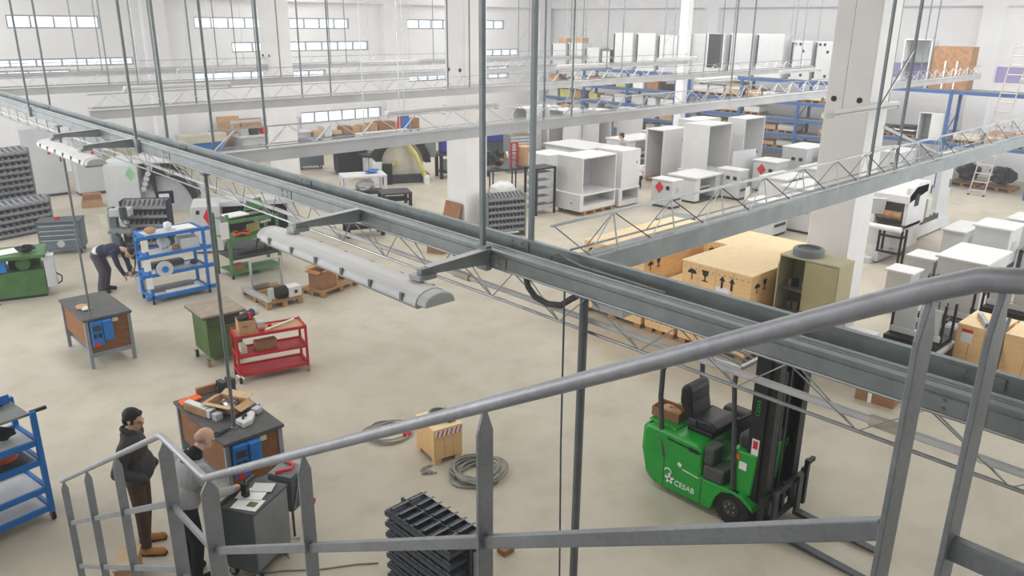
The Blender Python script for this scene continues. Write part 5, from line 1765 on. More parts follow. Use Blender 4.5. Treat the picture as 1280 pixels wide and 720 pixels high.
white_cabinet('tall open white cabinet on a pallet nearest the bin rack', 18.4, 16.36, 1.62, 1.1, 1.82, .62, 'y', True)
white_cabinet('white cabinet with open base right behind the palletised one', 20.3, 16.35, .95, 1.05, 1.86, .56, '', False)
white_cabinet('white cabinet with open left side behind the crouching person', 24.75, 18.0, 1.5, .85, 2.0, 0, 'x', True)
white_cabinet('very tall white cabinet with wide open front on dark pallet', 24.83, 16.1, 1.5, 1.1, 2.35, .62, 'y', True)
white_cabinet('tall white open cabinet right next to the widest one', 26.95, 15.95, 1.45, .75, 2.45, .65, 'y', False)
white_cabinet('white cabinet with flat closed front behind the two tall open ones', 27.3, 18.3, 1.7, .9, 2.15, 0, '', False)
white_cabinet('beige-white cabinet with red marking left of the palletised cabinet', 18.9, 18.3, 1.05, 1.0, 1.62, 0, '', False)
far = [(26.2, 26.9, 1.0, 'x'), (26.9, 25.2, 1.25, 'x'), (28.2, 24.2, .9, 'y'), (27.6, 26.9, .9, ''), (30.0, 23.6, .7, '')]
for k, (x, y, s, f_) in enumerate(far):
    white_cabinet(['grey-lined open cabinet far back under the second cross track', 'wide open grey-lined cabinet far back beside it', 'narrow open cabinet far back at the foot of the rack ladder',
                   'closed white cabinet far back at the wall side of the open ones', 'slim closed white cabinet in front of the left rack end'][k], x, y, s, 1.0, 2.0, 0, f_)
module('long white module with flat top in front of the far cabinets', 23.3, 20.6, 1.6, 2.2, 1.15, 0, False, 1, .05)
module('white table-like module behind the cabinets near the standing person', 25.6, 20.3, 2.2, 1.2, 1.3, 0, False, 2, .05, True)
module('broad white module with low top in front of the rack gap', 28.3, 20.2, 2.0, 1.6, 1.35, 0, False, 2)
module('white module with small timber pieces showing, right of the rack gap', 29.2, 18.6, 1.6, 1.2, 1.2, 0, False, 0, .04, True)
# row of press modules in front
module('white press module with a red diamond sign left of the paper stack', 21.3, 15.0, .55, .85, .95, 0, True, 1)
module('white press table between the red diamond module and the tall cabinet', 22.6, 15.0, 1.5, 1.1, .9, 0, False, 2, .05, True)
module('white feeder block with small dark windows beside the press table', 24.2, 14.3, .5, .9, 1.05, 0, False, 2)
module('white press module with half hidden red sign by the tall panel', 26.2, 14.1, .9, .9, 1.15, 0, True, 1, .02)
module('flat white table module nearest the cross track, left one', 24.2, 12.6, 1.5, .95, 1.0, 0, False, 1, .05, True)
module('second flat white table module in front of the left one', 23.6, 11.4, 1.7, 1.0, .92, 0, False, 1, .06, True)
module('large white table module left of the big column', 26.6, 12.1, 1.8, 1.3, 1.05, 0, False, 1, .06, True)
module('sloped white block module with black windows behind the tables', 28.2, 14.0, 1.6, 1.0, 1.45, 0, False, 2)
module('white module with red triangle sign just left of the big column', 28.6, 12.4, 1.6, 1.3, 1.4, 0, True, 2)
module('grey-white low module partly behind the big column', 29.6, 11.2, 1.5, 1.0, 1.5, 0, False, 1)
module('small white module with a round cover seen between crates and column', 21.6, 10.3, 1.2, 1.1, .95, 0, False, 1)
module('white side cabinet under the cross track right of the plywood lids', 20.4, 10.9, .9, .9, 1.0, 0, False, 1)
t = thing('door_sheet', 'loose tall white door panel leaning beside the tall cabinets', 'panel', (26.1, 15.3, 0), -.1)
bx('sheet', M['grey_white'], t, -.65, .65, 0, .05, 0, 1.45)
bx('edge_fold', M['white_metal'], t, -.67, -.63, -.02, .07, 0, 1.45)
bx('hinge', M['dark_steel'], t, .62, .66, -.02, .0, 1.3, 1.4)
t = thing('white_door', 'white sheet hanging on the module right of the red diamond', 'sheet', (22.3, 12.9, 0), .2)
bx('stand', M['dark_steel'], t, -.02, .02, -.02, .02, 0, .9)
bx('sheet', M['paper'], t, -.2, .2, -.03, -.02, .45, .95)
bx('foot', M['dark_steel'], t, -.15, .15, -.12, .12, 0, .03)
t = thing('black_trolley', 'low grey trolley with black crates beside the plywood lids', 'trolley', (18.6, 12.9, 0), .1)
bx('deck', M['trolley_grey'], t, -.55, .55, -.35, .35, .5, .56)
bx('black_bin', M['black'], t, -.5, -.1, -.3, .1, .15, .48)
bx('black_bin', M['black'], t, .0, .4, -.3, .1, .15, .48)
for x in (-.5, .5):
    for y in (-.3, .3):
        bx('leg', M['trolley_grey'], t, x - .03, x + .03, y - .03, y + .03, 0, .5)
t = thing('green_jug', 'pale green conical cover on the small white module', 'cover', (22.2, 10.5, .95))
B().lathe([(.16, 0), (.12, .12), (.03, .2), (.0, .21)], 14).build('shell', M['lime'], t, smooth=True)
t = thing('brown_tube', 'upright brown cardboard tube standing by the big column', 'tube', (23.4, 10.6, 0))
B().lathe([(.12, 0), (.12, 1.5), (.1, 1.5), (.1, 1.46)], 14).build('wall', M['card'], t, smooth=True)
B().lathe([(.1, 1.46), (.0, 1.46)], 14).build('plug', M['card_dark'], t)

# ---- machines right of the big column
t = thing('printing_press', 'white label press with black stand right of the big column', 'machine', (20.3, 7.3, 0), 0)
bx('base_beam', M['grey_white'], t, 2.2, 5.6, .75, 1.25, .05, .32, .01)
bx('base_beam', M['grey_white'], t, -.1, 1.0, .5, .75, .05, .3, .01)
bx('floor_frame', M['dark_steel'], t, .0, .9, -.28, -.2, .0, .1)
bx('floor_frame', M['grey_white'], t, -.3, .6, .6, .9, 0, .16)
for x, y in ((0, .0), (.0, .55), (.28, .0), (.28, .55)):
    bx('stand_leg', M['black'], t, x, x + .05, y, y + .05, 0, .92)
for z in (.3, .72):
    bx('stand_rail', M['black'], t, 0, .33, 0, .05, z, z + .05)
    bx('stand_rail', M['black'], t, 0, .05, .05, .55, z, z + .05)
B().cyl((-.15, .95, .98), (-.15, .0, .98), .07, n=14).build('white_roll', M['paper'], t, smooth=True)
bx('bed', M['dark_steel'], t, -.1, 1.3, .1, .75, .92, 1.0)
bx('lower_body', M['white_metal'], t, .6, 1.6, .2, 1.1, .3, .92, .01)
bx('print_unit', M['dark_steel'], t, .5, 1.5, .2, .9, 1.0, 1.45)
B().cyl((.45, .25, 1.2), (.45, .85, 1.2), .12, n=14).build('roller', M['brick_wood'], t)
bx('right_cheek', M['white_metal'], t, .35, 1.5, .1, .2, .92, 1.95, .01)
bx('left_cheek', M['white_metal'], t, .35, 1.5, .9, 1.05, .92, 1.9, .01)
B().prism([(.3, 1.55), (1.6, 1.75), (1.6, 2.0), (.9, 2.05), (.3, 1.75)], .1, 1.1, 'y').build('hood', M['white_metal'], t, bevel=.02)
bx('control_screen', M['black'], t, .7, .95, .085, .1, 1.45, 1.75)
B().cbox((.05, .85, 1.45), (.05, .55, .5), .5, 0, -.5).build('web_plate', M['grey_white'], t)
for k, (x, z) in enumerate(((3.3, 2.2), (4.75, 2.3))):
    bx('tall_panel', M['grey_white'], t, x, x + .9, .9, 1.05, .3, z, .008)
    bx('panel_handle', M['dark_steel'], t, x + .75, x + .8, .88, .9, 1.2, 1.45)
bx('conveyor', M['dark_steel'], t, 1.7, 3.2, .3, .85, .72, .86)
for q in range(5):
    B().cyl((1.8 + q * .3, .3, .9), (1.8 + q * .3, .85, .9), .05, n=8).build('conveyor_roller', M['track_pale'], t)
bx('side_box', M['white_metal'], t, 2.3, 3.6, .55, .85, .34, .62, .02)
bx('unit_box', M['ivory'], t, 1.65, 1.95, .1, .5, 1.0, 1.5, .02)

# row of low white units behind the railing bend
for k, (x, y, sx, sy, h, lb) in enumerate((
        (16.85, 5.75, .5, .5, .92, 'small low white unit left of the handrail bend, nearest one'),
        (18.2, 5.8, .6, .55, .95, 'second low white unit left of the handrail bend'),
        (18.1, 4.75, 1.5, .95, 1.1, 'broad low white unit with a black corner box above the handrail bend'),
        (20.2, 4.95, .9, .75, 1.45, 'taller white unit with side vent above the handrail bend'),
        (22.0, 4.6, .9, .9, 1.35, 'white unit with vent at the right edge above the handrail'),
        (21.6, 6.3, 1.3, .5, .9, 'low white tray unit behind the taller vented unit'))):
    module(lb, x, y, sx, sy, h, 0, False, 0 if k not in (2,) else 1, .03)
t = thing('machine_rail', 'black roller frame between the vented white units', 'frame', (20.9, 4.3, 0))
bx('rail', M['black'], t, 0, 1.0, .0, .08, .78, .86)
bx('rail', M['black'], t, 0, 1.0, .5, .58, .78, .86)
for q in range(4):
    B().cyl((.1 + q * .25, .04, .84), (.1 + q * .25, .54, .84), .035, n=8).build('roller', M['track_pale'], t)
for x in (0, .92):
    for y in (0, .5):
        bx('leg', M['dark_steel'], t, x, x + .08, y, y + .08, 0, .78)
def frame_unit(label, x, y, rz=0, m='grey_white'):
    t = thing('display_frame', label, 'machine', (x, y, 0), rz)
    for sx in (-.42, .42):
        bx('post', M['black'], t, -.02, .02, sx - .02, sx + .02, 0, 1.28)
        bx('post', M['black'], t, .5, .54, sx - .02, sx + .02, 0, 1.2)
    bx('bed', M['white_metal'], t, -.3, .6, -.5, .5, .42, .5, .006)
    bx('dark_tray', M['black'], t, -.26, .5, -.44, .44, .5, .6)
    bx('under_body', M['trolley_grey'], t, -.2, .5, -.45, .45, .05, .42)
    for s in (-1, 1):
        bx('panel', M[m], t, -.03, .0, s * .2 - .18, s * .2 + .18, .72, 1.18)
    bx('panel_rail', M['white_metal'], t, -.05, .03, -.42, .42, .62, .72)
    for s in (-.3, 0, .3):
        B().tube([(0, s, 1.2), (0, s, 1.32), (0, s + .12, 1.32), (0, s + .12, 1.2)], .012, 5).build('hook', M['black'], t)
    return t
frame_unit('black-framed unit with two grey panels seen between handrail and track', 14.1, 4.58)
frame_unit('black-framed unit with tilted grey sheets right of the first one', 15.7, 4.62)
frame_unit('black-framed unit farther back under the handrail bend', 17.0, 3.9)
module('white block with plain front left of the black-framed units', 12.7, 4.9, .6, .45, .8, 0, False, 0)
t = thing('wire_basket', 'grey wire basket stand behind the first near railing post', 'basket', (14.98, 4.25, 0))
for x in (-.22, .22):
    for y in (-.16, .16):
        B().cyl((x, y, 0), (x, y, .75), .015, n=6).build('leg', M['trolley_grey'], t)
for z in (.2, .45, .72):
    B().bar((-.22, -.16, z), (.22, -.16, z), .012).bar((-.22, .16, z), (.22, .16, z), .012).bar((-.22, -.16, z), (-.22, .16, z), .012).bar((.22, -.16, z), (.22, .16, z), .012).build('ring', M['trolley_grey'], t)
bx('inner_box', M['cab_inner'], t, -.18, .18, -.13, .13, .1, .68)
t = thing('grey_table', 'grey steel table with crossed legs at the right edge behind the railing', 'table', (17.6, 2.7, 0))
bx('table_top', M['white_metal'], t, -.7, .7, -.5, .5, 1.0, 1.06, .006)
for y in (-.45, .45):
    B().bar((-.6, y, 0), (.6, y, 1.0), .05, .05).build('leg', M['dark_steel'], t)
    B().bar((.6, y, 0), (-.6, y, 1.0), .05, .05).build('leg', M['dark_steel'], t)
bx('shelf', M['ivory'], t, -.5, .5, -.4, .4, .45, .5)

# ------------------------------------------------------------------ blue pallet racks along the right wall
ORD = ['first', 'second', 'third', 'fourth', 'fifth', 'sixth', 'seventh', 'eighth', 'ninth', 'tenth', 'eleventh', 'twelfth']


def pallet_rack(label, y0, y1, levels, bays, top):
    t = thing('pallet_rack', label, 'rack', (32.0, y0, 0))
    L_ = y1 - y0
    for q in range(bays + 1):
        y = L_ * q / bays
        for x in (0, 1.0):
            bx('upright', M['rack_blue'], t, x - .05, x + .05, y - .05, y + .05, 0, top)
        for z in range(3):
            B().bar((0, y, .2 + z * .9), (1.0, y, .95 + z * .9), .03).build('upright_brace', M['rack_blue'], t)
    for z in levels:
        for q in range(bays):
            a_, b_ = L_ * q / bays + .05, L_ * (q + 1) / bays - .05
            for x in (0, 1.0):
                bx('beam', M['rack_blue'], t, x - .03, x + .03, a_, b_, z - .12, z)
            bx('deck', M['trolley_grey'], t, -.03, 1.03, a_, b_, z, z + .02)
    return t


pallet_rack('left blue pallet rack with a ladder against it, before the corner', 22.8, 31.5, (.72, 1.35, 1.98, 2.74, 3.58), 3, 3.58)
pallet_rack('middle blue pallet rack carrying low palletised loads, left of big column', 13.8, 22.05, (.72, 1.38, 2.02, 2.72, 3.6), 3, 3.6)
pallet_rack('right blue pallet rack behind the leaning ladder, right of big column', 1.66, 13.66, (1.72, 3.58), 4, 3.58)


def load(label, y, z, w_, h, m, pal=True, d=.8, cat='load', x=32.1):
    t = thing('palletised_load', label, cat, (x, y, z), 0)
    z0 = 0
    if pal:
        for q in range(3):
            bx('pallet_block', M['pallet'], t, 0, d, -w_ / 2 + q * (w_ - .1) / 2, -w_ / 2 + .1 + q * (w_ - .1) / 2, 0, .08)
        bx('pallet_deck', M['pallet'], t, -.02, d, -w_ / 2, w_ / 2, .08, .11)
        z0 = .11
    bx('goods', M[m], t, 0.02, d - .02, -w_ / 2 + .04, w_ / 2 - .04, z0, z0 + h, .01)
    if pal and h > .2:
        bx('wrap_band', M['paper'], t, .01, d - .01, -w_ / 2 + .03, w_ / 2 - .03, z0 + h * .45, z0 + h * .6)
    return t


g = random.Random(11)
SHN = {.72: 'lowest', 1.38: 'second', 2.02: 'third', 2.72: 'fourth'}
for z in (.72, 1.38, 2.02, 2.72):
    for q in range(9):
        y = 22.05 - 2.75 * (q // 3) - .1 - .86 * (q % 3 + .5)
        m = g.choice(['grey_white', 'white_metal', 'brown_light', 'grey_white', 'card'])
        h = g.uniform(.1, .3) if z < 2.5 else g.uniform(.12, .55)
        if g.random() < .12:
            continue
        nm = {'grey_white': 'pale grey', 'white_metal': 'white', 'brown_light': 'beige', 'card': 'brown cardboard'}[m]
        load('%s load on pallet, %s from left on the %s shelf of middle rack' % (nm, ORD[q], SHN[z]), y, z + .024, .82, h, m)
SH1 = {1.35: 'second', 1.98: 'third', 2.74: 'fourth', .72: 'lowest'}
for z in (.72, 1.35, 1.98, 2.74):
    for q in range(9):
        y = 31.5 - 2.9 * (q // 3) - .1 - .9 * (q % 3 + .5)
        m = g.choice(['card', 'paper', 'grey_white', 'black', 'card_dark', 'white_metal', 'dark_steel', 'yellow'] if z > 1.5 else ['paper', 'grey_white', 'white_metal', 'brown_light'])
        nm = {'card': 'brown', 'paper': 'white', 'grey_white': 'pale grey', 'black': 'black', 'card_dark': 'dark brown', 'white_metal': 'white', 'dark_steel': 'dark', 'yellow': 'yellow', 'brown_light': 'beige'}[m]
        load('%s stored box, %s from left on the %s shelf of left rack' % (nm, ORD[q], SH1[z]), y, z + .024, g.uniform(.55, .85), g.uniform(.25, .48), m, False, .7, 'box')
for q, (y, w_, h, m, nm) in enumerate(((13.1, .8, .25, 'dark_steel', 'dark metal parts'), (12.15, .8, .3, 'black', 'black parts'), (9.95, .95, .22, 'ivory', 'pale stone-like slabs'), (8.9, .85, .35, 'card', 'brown cardboard'), (8.05, .7, .45, 'ply_side', 'orange boards'), (6.9, 1.0, .3, 'card', 'brown boards'))):
    load('%s, %s load on the lower shelf of right rack' % (nm, ORD[q]), y, 1.744, w_, h, m)
white_cab = thing('open_cabinet', 'small open white cabinet on the lower shelf of the right rack', 'cabinet', (32.1, 10.9, 1.75))
white_cab.location = (32.1, 11.68, 1.744)
for a_ in ((0, .6, 0, .03), (0, .6, .97, 1.0)):
    bx('side', M['white_metal'], white_cab, a_[0], a_[1], -.9 + a_[2] * .9, -.9 + a_[3] * .9, 0, .95)
bx('back', M['cab_inner'], white_cab, .57, .6, -.87, -.03, 0, .95)
bx('top', M['white_metal'], white_cab, 0, .6, -.9, 0, .95, .98)
bx('door', M['white_metal'], white_cab, -.03, 0, -.9, -.45, .0, .95)
# dark wrapped goods on floor pallets below the right rack
for k, (y, lb) in enumerate(((10.1, 'pallet of dark wrapped goods left of the ladder foot'), (8.9, 'pallet of dark wrapped goods right of the ladder foot'))):
    p = pallet(lb.replace('pallet of', 'wooden pallet under'), 33.65, y, PI / 2, .5, .55, 5)
    t = thing('wrapped_goods', lb, 'goods', (33.7, y, .132))
    rest(B().blob((0, 0, .3), .38, 20 + k, .25, 14, 9, (1, 1.1, .75)).build('bundle', M['dark_steel'], t))
    B().blob((.1, .1, .48), .3, 30 + k, .3, 12, 8, (1, 1.2, .6)).build('film_wrap', M['trolley_grey'], t)
    B().blob((-.2, -.2, .42), .2, 40 + k, .3, 10, 7).build('dark_piece', M['black'], t)

# ladders
def ladder(label, foot, head, w_, n, m):
    t = thing('ladder', label, 'ladder', (foot[0], foot[1], 0))
    f, h = Vector((0, 0, 0)), Vector(head) - Vector((foot[0], foot[1], 0))
    for s in (-1, 1):
        B().bar((0, s * w_ / 2, 0), (h.x, s * w_ / 2 + h.y, h.z), .05, .03).build('rail', M[m], t)
        bx('foot', M['black'], t, -.05, .05, s * w_ / 2 - .03, s * w_ / 2 + .03, 0, .05)
    for q in range(n):
        k = (q + .6) / n
        B().cyl((h.x * k, -w_ / 2 + h.y * k, h.z * k), (h.x * k, w_ / 2 + h.y * k, h.z * k), .022, n=6).build('rung', M[m], t)
    return t
ladder('tall aluminium ladder leaning on the right rack, feet on the open floor', (31.6, 9.1), (31.9, 8.6, 5.3), .5, 17, 'ladder_alu')
ladder('aluminium ladder leaning on the left blue rack', (31.0, 29.2), (31.8, 28.9, 3.6), .45, 12, 'alu')

# cabinets and goods stored on top of the racks
for k, (y, w_, h, op, hole) in enumerate(((21.9, .95, 1.75, False, 0), (20.9, .95, 1.78, True, 0), (19.6, 1.2, 1.8, False, 0), (18.2, 1.3, 1.8, False, 0), (16.75, .95, 1.55, False, 1), (15.7, .95, 1.55, False, 1), (14.7, .95, 1.55, False, 1))):
    t = thing('stored_cabinet', 'white machine cabinet stored on top of the middle rack, %s from left' % ORD[k], 'cabinet', (32.1, y, 3.626))
    bx('body', M['white_metal'], t, 0, .8, -w_ / 2 + .02, w_ / 2 - .02, .0, h, .01)
    if op:
        bx('open_front', M['dark_steel'], t, -.012, .0, -w_ / 2 + .08, w_ / 2 - .12, .3, h - .02)
        bx('base_front', M['grey_white'], t, -.03, .0, -w_ / 2 + .02, w_ / 2 - .02, 0, .3)
    else:
        bx('door', M['grey_white'], t, -.02, 0, -w_ / 2 + .05, w_ / 2 - .12, .5 if not hole else .04, h - .03)
        bx('lower_panel', M['white_metal'], t, -.03, 0, -w_ / 2 + .03, w_ / 2 - .1, .02, .46 if not hole else .04)
        bx('edge_shadow_gap', M['dark_steel'], t, -.01, 0, w_ / 2 - .11, w_ / 2 - .03, .1, h - .05)
    if hole:
        for yy, zz in ((-.25, h - .12), (-.05, h - .12), (.1, h - .4), (.1, .2)):
            bx('port', M['black'], t, -.03, -.02, -yy - .05, -yy + .05, zz - .05, zz + .05)
for k, (y, w_, h, m, nm) in enumerate(((30.6, 1.1, 1.15, 'grey_white', 'pale cabinet'), (29.4, 1.1, 1.2, 'white_metal', 'white cabinet'), (28.2, 1.0, 1.0, 'grey_white', 'pale box'), (27.3, .7, .9, 'dark_steel', 'dark motor'), (26.2, 1.3, 1.75, 'grey_white', 'tall grey cabinet'), (24.8, 1.2, 1.75, 'white_metal', 'tall white cabinet'), (23.5, 1.2, 1.7, 'grey_white', 'tall pale cabinet'))):
    t = thing('stored_cabinet', '%s stored on top of the left rack, %s from left' % (nm, ORD[k]), 'cabinet', (32.1, y, 3.606))
    bx('body', M[m], t, 0, .8, -w_ / 2 + .03, w_ / 2 - .03, 0, h, .01)
    bx('side_gap', M['dark_steel'], t, -.012, 0, w_ / 2 - .13, w_ / 2 - .05, .1, h - .05)
    bx('door', M['white_metal'], t, -.02, 0, -w_ / 2 + .05, w_ / 2 - .15, .3, h - .04)
    if k in (0, 1):
        bx('carton', M['card'], t, .1, .6, -.4, .1, h, h + .25)
t = thing('stored_boards', 'stack of brown boards on edge on top of the right rack', 'boards', (32.2, 10.95, 3.606))
for q in range(9):
    B().bar((.05 + q * .08, .62, .0), (.05 + q * .08, .62, 1.5), .05, 1.3).build('board', M['card' if q % 2 else 'brick_wood'], t, loc=(0, -.62, 0))
for q in range(2):
    bx('strap', M['paper'], t, .0, .02, -.25 + q * .4, -.2 + q * .4, 0, 1.0)
t = thing('stored_cabinet', 'pale open cabinet with lilac lining on top of the right rack', 'cabinet', (32.1, 12.15, 3.606))
bx('back', M['cab_inner'], t, .55, .6, -.5, .5, 0, 1.7)
bx('side', M['white_metal'], t, 0, .55, -.5, -.46, 0, 1.7)
bx('side', M['white_metal'], t, 0, .55, .46, .5, 0, 1.7)
bx('top', M['white_metal'], t, 0, .6, -.5, .5, 1.7, 1.74)
bx('shelf', M['trolley_grey'], t, .02, .55, -.46, .46, .9, .93)
bx('lining', M['purple'], t, .52, .55, -.46, .46, .05, .85)

# ------------------------------------------------------------------ far machines left of the middle column
t = thing('black_cabinet', 'tall black machine cabinet with red mark far back right of the left column', 'cabinet', (16.35, 27.34, 0), -.3)
bx('body', M['black'], t, 0, 1.15, 0, .9, .05, 1.5, .01)
bx('door', M['dark_steel'], t, -.015, 0, .05, .85, .1, 1.46)
bx('side_door', M['blackplastic'], t, .05, .5, -.015, 0, .1, 1.46)
bx('red_mark', M['bright_red'], t, -.025, -.015, .25, .5, .95, 1.12)
bx('plinth', M['dark_steel'], t, .04, 1.1, .04, .85, 0, .05)
t = thing('reel_machine', 'large machine with black arch hood and pale round guard left of middle column', 'machine', (17.31, 24.36, 0), -.45)
B().prism([(1.05 * math.cos(a_ * PI / 12), 1.05 * math.sin(a_ * PI / 12)) for a_ in range(13)] + [(.82 * math.cos(a_ * PI / 12), .82 * math.sin(a_ * PI / 12)) for a_ in range(12, -1, -1)], .0, .9, 'y').build('arch_hood', M['black'], t, loc=(0, 0, .75))
B().cyl((0, .25, .72), (0, .35, .72), .8, n=32).build('round_guard', M['ivory'], t)
bx('base', M['dark_steel'], t, -.95, 1.0, .0, .9, 0, .3, .01)
bx('white_side', M['white_metal'], t, -1.15, -.82, -.1, .9, .0, .85, .01)
bx('black_box', M['black'], t, -.8, -.45, -.15, .1, .0, .75)
B().cyl((-.3, .2, .72), (-.3, .15, .72), .12, n=12).build('yellow_hub', M['yellow'], t)
B().tube([(.2, .05, 1.45), (.45, -.05, 1.1), (.65, -.15, .6), (.8, -.2, .2)], .09, 10).build('yellow_hose', M['yellow'], t, smooth=True)
bx('hose_foot', M['paper'], t, .72, .92, -.35, -.1, 0, .3)
bx('white_bench', M['white_metal'], t, -1.3, -.4, .9, 1.2, 1.3, 1.75, .02)
bx('head', M['trolley_grey'], t, .85, 1.3, .2, .8, .9, 1.6, .03)
t = thing('feeder_machine', 'grey and white reel feeder in front of the tall black cabinet', 'machine', (17.10, 26.03, 0), -.3)
bx('base', M['white_metal'], t, -.3, .4, -.2, .5, 0, .85, .01)
bx('table', M['dark_steel'], t, -.5, .5, -.3, .4, .85, .92)
B().cyl((-.3, -.25, 1.0), (.1, -.25, 1.0), .12, n=14).build('drum', M['steel'], t, smooth=True)
B().bar((-.15, 0, 1.05), (-.3, .0, 1.6), .05, .04).build('light_arm', M['paper'], t)
bx('white_head', M['white_metal'], t, .1, .4, .1, .4, .95, 1.6, .03)
B().cyl((.25, .05, 1.35), (.25, -.05, 1.35), .14, n=14).build('dark_wheel', M['black'], t)
t = thing('work_table', 'long dark workbench with machines behind the middle column', 'workbench', (19.6, 23.7, 0), -.4)
bx('table_top', M['dark_steel'], t, -.9, 1.2, 0, .9, .9, .98)
for x in (-.8, .1, 1.1):
    bx('leg', M['black'], t, x - .06, x + .06, .05, .15, 0, .9)
    bx('leg', M['black'], t, x - .06, x + .06, .75, .85, 0, .9)
bx('under_shelf', M['dark_steel'], t, -.8, 1.1, .1, .8, .2, .28)
bx('back_board', M['black'], t, -.5, 1.2, .86, .9, .98, 1.85)
WT = (19.6, 23.7, -.4)
t = thing('indigo_device', 'indigo box device with a pink lamp on the long dark workbench', 'device', on_cart(-.4, .35, .98, WT), -.4)
bx('body', M['indigo'], t, -.4, .3, -.2, .2, 0, .55, .06)
B().cyl((.31, -.05, .25), (.29, -.05, .25), .08, n=12).build('pink_light', M['pink'], t)
bx('front', M['navy'], t, .3, .34, -.15, .15, .05, .4, .01)
for q, (x, m) in enumerate(((-.42, 'grey_white'), (.38, 'trolley_dark'), (.8, 'cab_inner'))):
    o = tag(B().cbox((0, 0, .2), (.36, .4, .4)).build('crate', M[m], bevel=.01), ['pale crate under the left part of the long dark workbench', 'dark crate under the middle of the long dark workbench', 'grey crate under the right part of the long dark workbench'][q], 'crate')
    o.location = on_cart(x, .4, .285, WT)
def low_bench(name, label, x, y, rz, sx, sy, h, dark):
    t = thing(name, label, 'table', (x, y, 0), rz)
    bx('table_top', M['dark_steel' if dark else 'white_metal'], t, -sx, sx, -sy, sy, h - .06, h)
    for ex in (-1, 1):
        for ey in (-1, 1):
            bx('leg', M['white_metal' if not dark else 'black'], t, ex * (sx - .06) - .05, ex * (sx - .06) + .05, ey * (sy - .06) - .05, ey * (sy - .06) + .05, 0, h - .06)
    bx('lower_shelf', M['black'], t, -sx + .08, sx - .08, -sy + .05, sy - .05, .22, .26)
    return t
lt = low_bench('parts_table', 'white-legged table with clear bags below, red triangle on its end', 14.67, 23.04, -.4, .75, .45, .85, False)
B().prism([(-.12, .35), (.12, .35), (0, .58)], -.0, .006, 'x').build('red_triangle', M['bright_red'], lt, loc=(-.755, .2, .1))
bx('end_panel', M['white_metal'], lt, -.75, -.70, -.44, .44, .1, .8)
o = tag(rest(B().blob((0, 0, .18), .24, 5, .2, 12, 8, (1.6, .9, .7)).build('clear_bags', M['grey_white'])), 'clear bags on the lower shelf of the white-legged table', 'bags')
o.location = (14.69, 22.95, .27)
o = tag(rest(B().blob((0, 0, .05), .16, 6, .3, 10, 6, (1.8, 1, .35)).build('blue_cloth', M['blue'])), 'blue cloth on top of the white-legged table', 'cloth')
o.location = (15.0, 23.0, .853)
low_bench('dark_table', 'low dark table in front of the yellow hose foot', 14.83, 21.42, -.4, .5, .4, .5, True)
low_bench('dark_trolley_table', 'small dark trolley table under the overhead track near the pallet', 11.98, 18.91, -.35, .55, .3, .42, True)
t = thing('leaning_board', 'brown board leaning at the foot of the middle column', 'board', (13.78, 17.22, .4), 0)
B().bar((0, 0, 0), (.15, .0, .55), .7, .03).build('panel', M['card_dark'], t)
bx('foot_strip', M['card'], t, -.03, .03, -.35, .35, 0, .01)
t = thing('white_sheet_box', 'flat white box on the floor before the middle column', 'box', (13.52, 17.3, 0), 0)
bx('body', M['grey_white'], t, -.42, .42, -.55, .55, 0, .34, .01)
bx('lid_edge', M['white_metal'], t, -.43, .43, -.56, .56, .34, .395)
o = tag(B().cbox((0, 0, .1), (.35, .5, .2), .4).build('brown_carton', M['card_dark'], bevel=.006), 'brown carton on the floor seen below the overhead track arm', 'box')
o.location = (12.45, 16.07, 0)

# right of the middle column
t = thing('assembly_table', 'black-legged assembly table with red stand and brown box right of middle column', 'table', (19.48, 20.72, 0), -.3)
bx('table_top', M['dark_steel'], t, -1.1, .9, -.4, .5, .8, .87)
for x in (-.9, .0, .8):
    B().bar((x, -.3, 0), (x + .15, .0, .8), .05, .05).build('leg', M['black'], t)
    B().bar((x + .2, .4, 0), (x + .05, .1, .8), .05, .05).build('leg', M['black'], t)
AT = (19.48, 20.72, -.3)
t = thing('red_stand', 'red upright stand on the assembly table beside the brown box', 'stand', on_cart(.1, .05, .872, AT), -.3)
for x in (-.12, .12):
    bx('post', M['red'], t, x - .03, x + .03, -.03, .03, 0, .85)
for z in (.2, .5, .8):
    bx('cross_piece', M['red'], t, -.12, .12, -.02, .02, z, z + .05)
o = tag(B().cbox((0, 0, .35), (.5, .5, .7)).build('brown_box', M['card'], bevel=.01), 'tall brown box on the assembly table right of the red stand', 'box')
o.location = on_cart(.55, .05, .872, AT)
t = thing('motor_assembly', 'dark motor assembly with pale wheel on the left of the assembly table', 'machine', on_cart(-.55, .1, .872, AT), -.3)
rest(B().blob((0, 0, .3), .26, 4, .3, 12, 8).build('body', M['black'], t))
B().cyl((.3, -.1, .4), (.36, -.12, .4), .16, n=16).build('wheel', M['ivory'], t)
B().blob((.1, -.1, .3), .15, 7, .3).build('brown_piece', M['card_dark'], t)
t = thing('blue_hood', 'dark blue panel machine behind the assembly table', 'machine', (22.88, 25.25, 0), -.3)
bx('hood', M['indigo'], t, -.7, .7, -.3, .3, 1.0, 1.7, .05)
bx('base', M['trolley_dark'], t, -.5, .5, -.25, .25, 0, 1.0)
t = thing('slatted_cabinet', 'grey cabinet with horizontal slats behind the brown box', 'cabinet', (22.21, 23.06, 0), -.3)
bx('body', M['trolley_grey'], t, -.55, .55, 0, .6, 0, 1.55)
for q in range(6):
    bx('slat', M['cab_inner'], t, -.5, .5, -.03, 0, .8 + q * .12, .88 + q * .12)
o = tag(B().cbox((0, 0, .12), (.5, .4, .24)).build('cardboard_box', M['card'], bevel=.01), 'cardboard box on top of the grey slatted cabinet', 'box')
o.location = (22.21, 23.06, 1.55)
o.location.x += .15
o.location.y += .3
t = thing('white_cover_machine', 'pale machine under a white cover behind the free-standing bin rack', 'machine', (17.0, 18.5, 0), -.35)
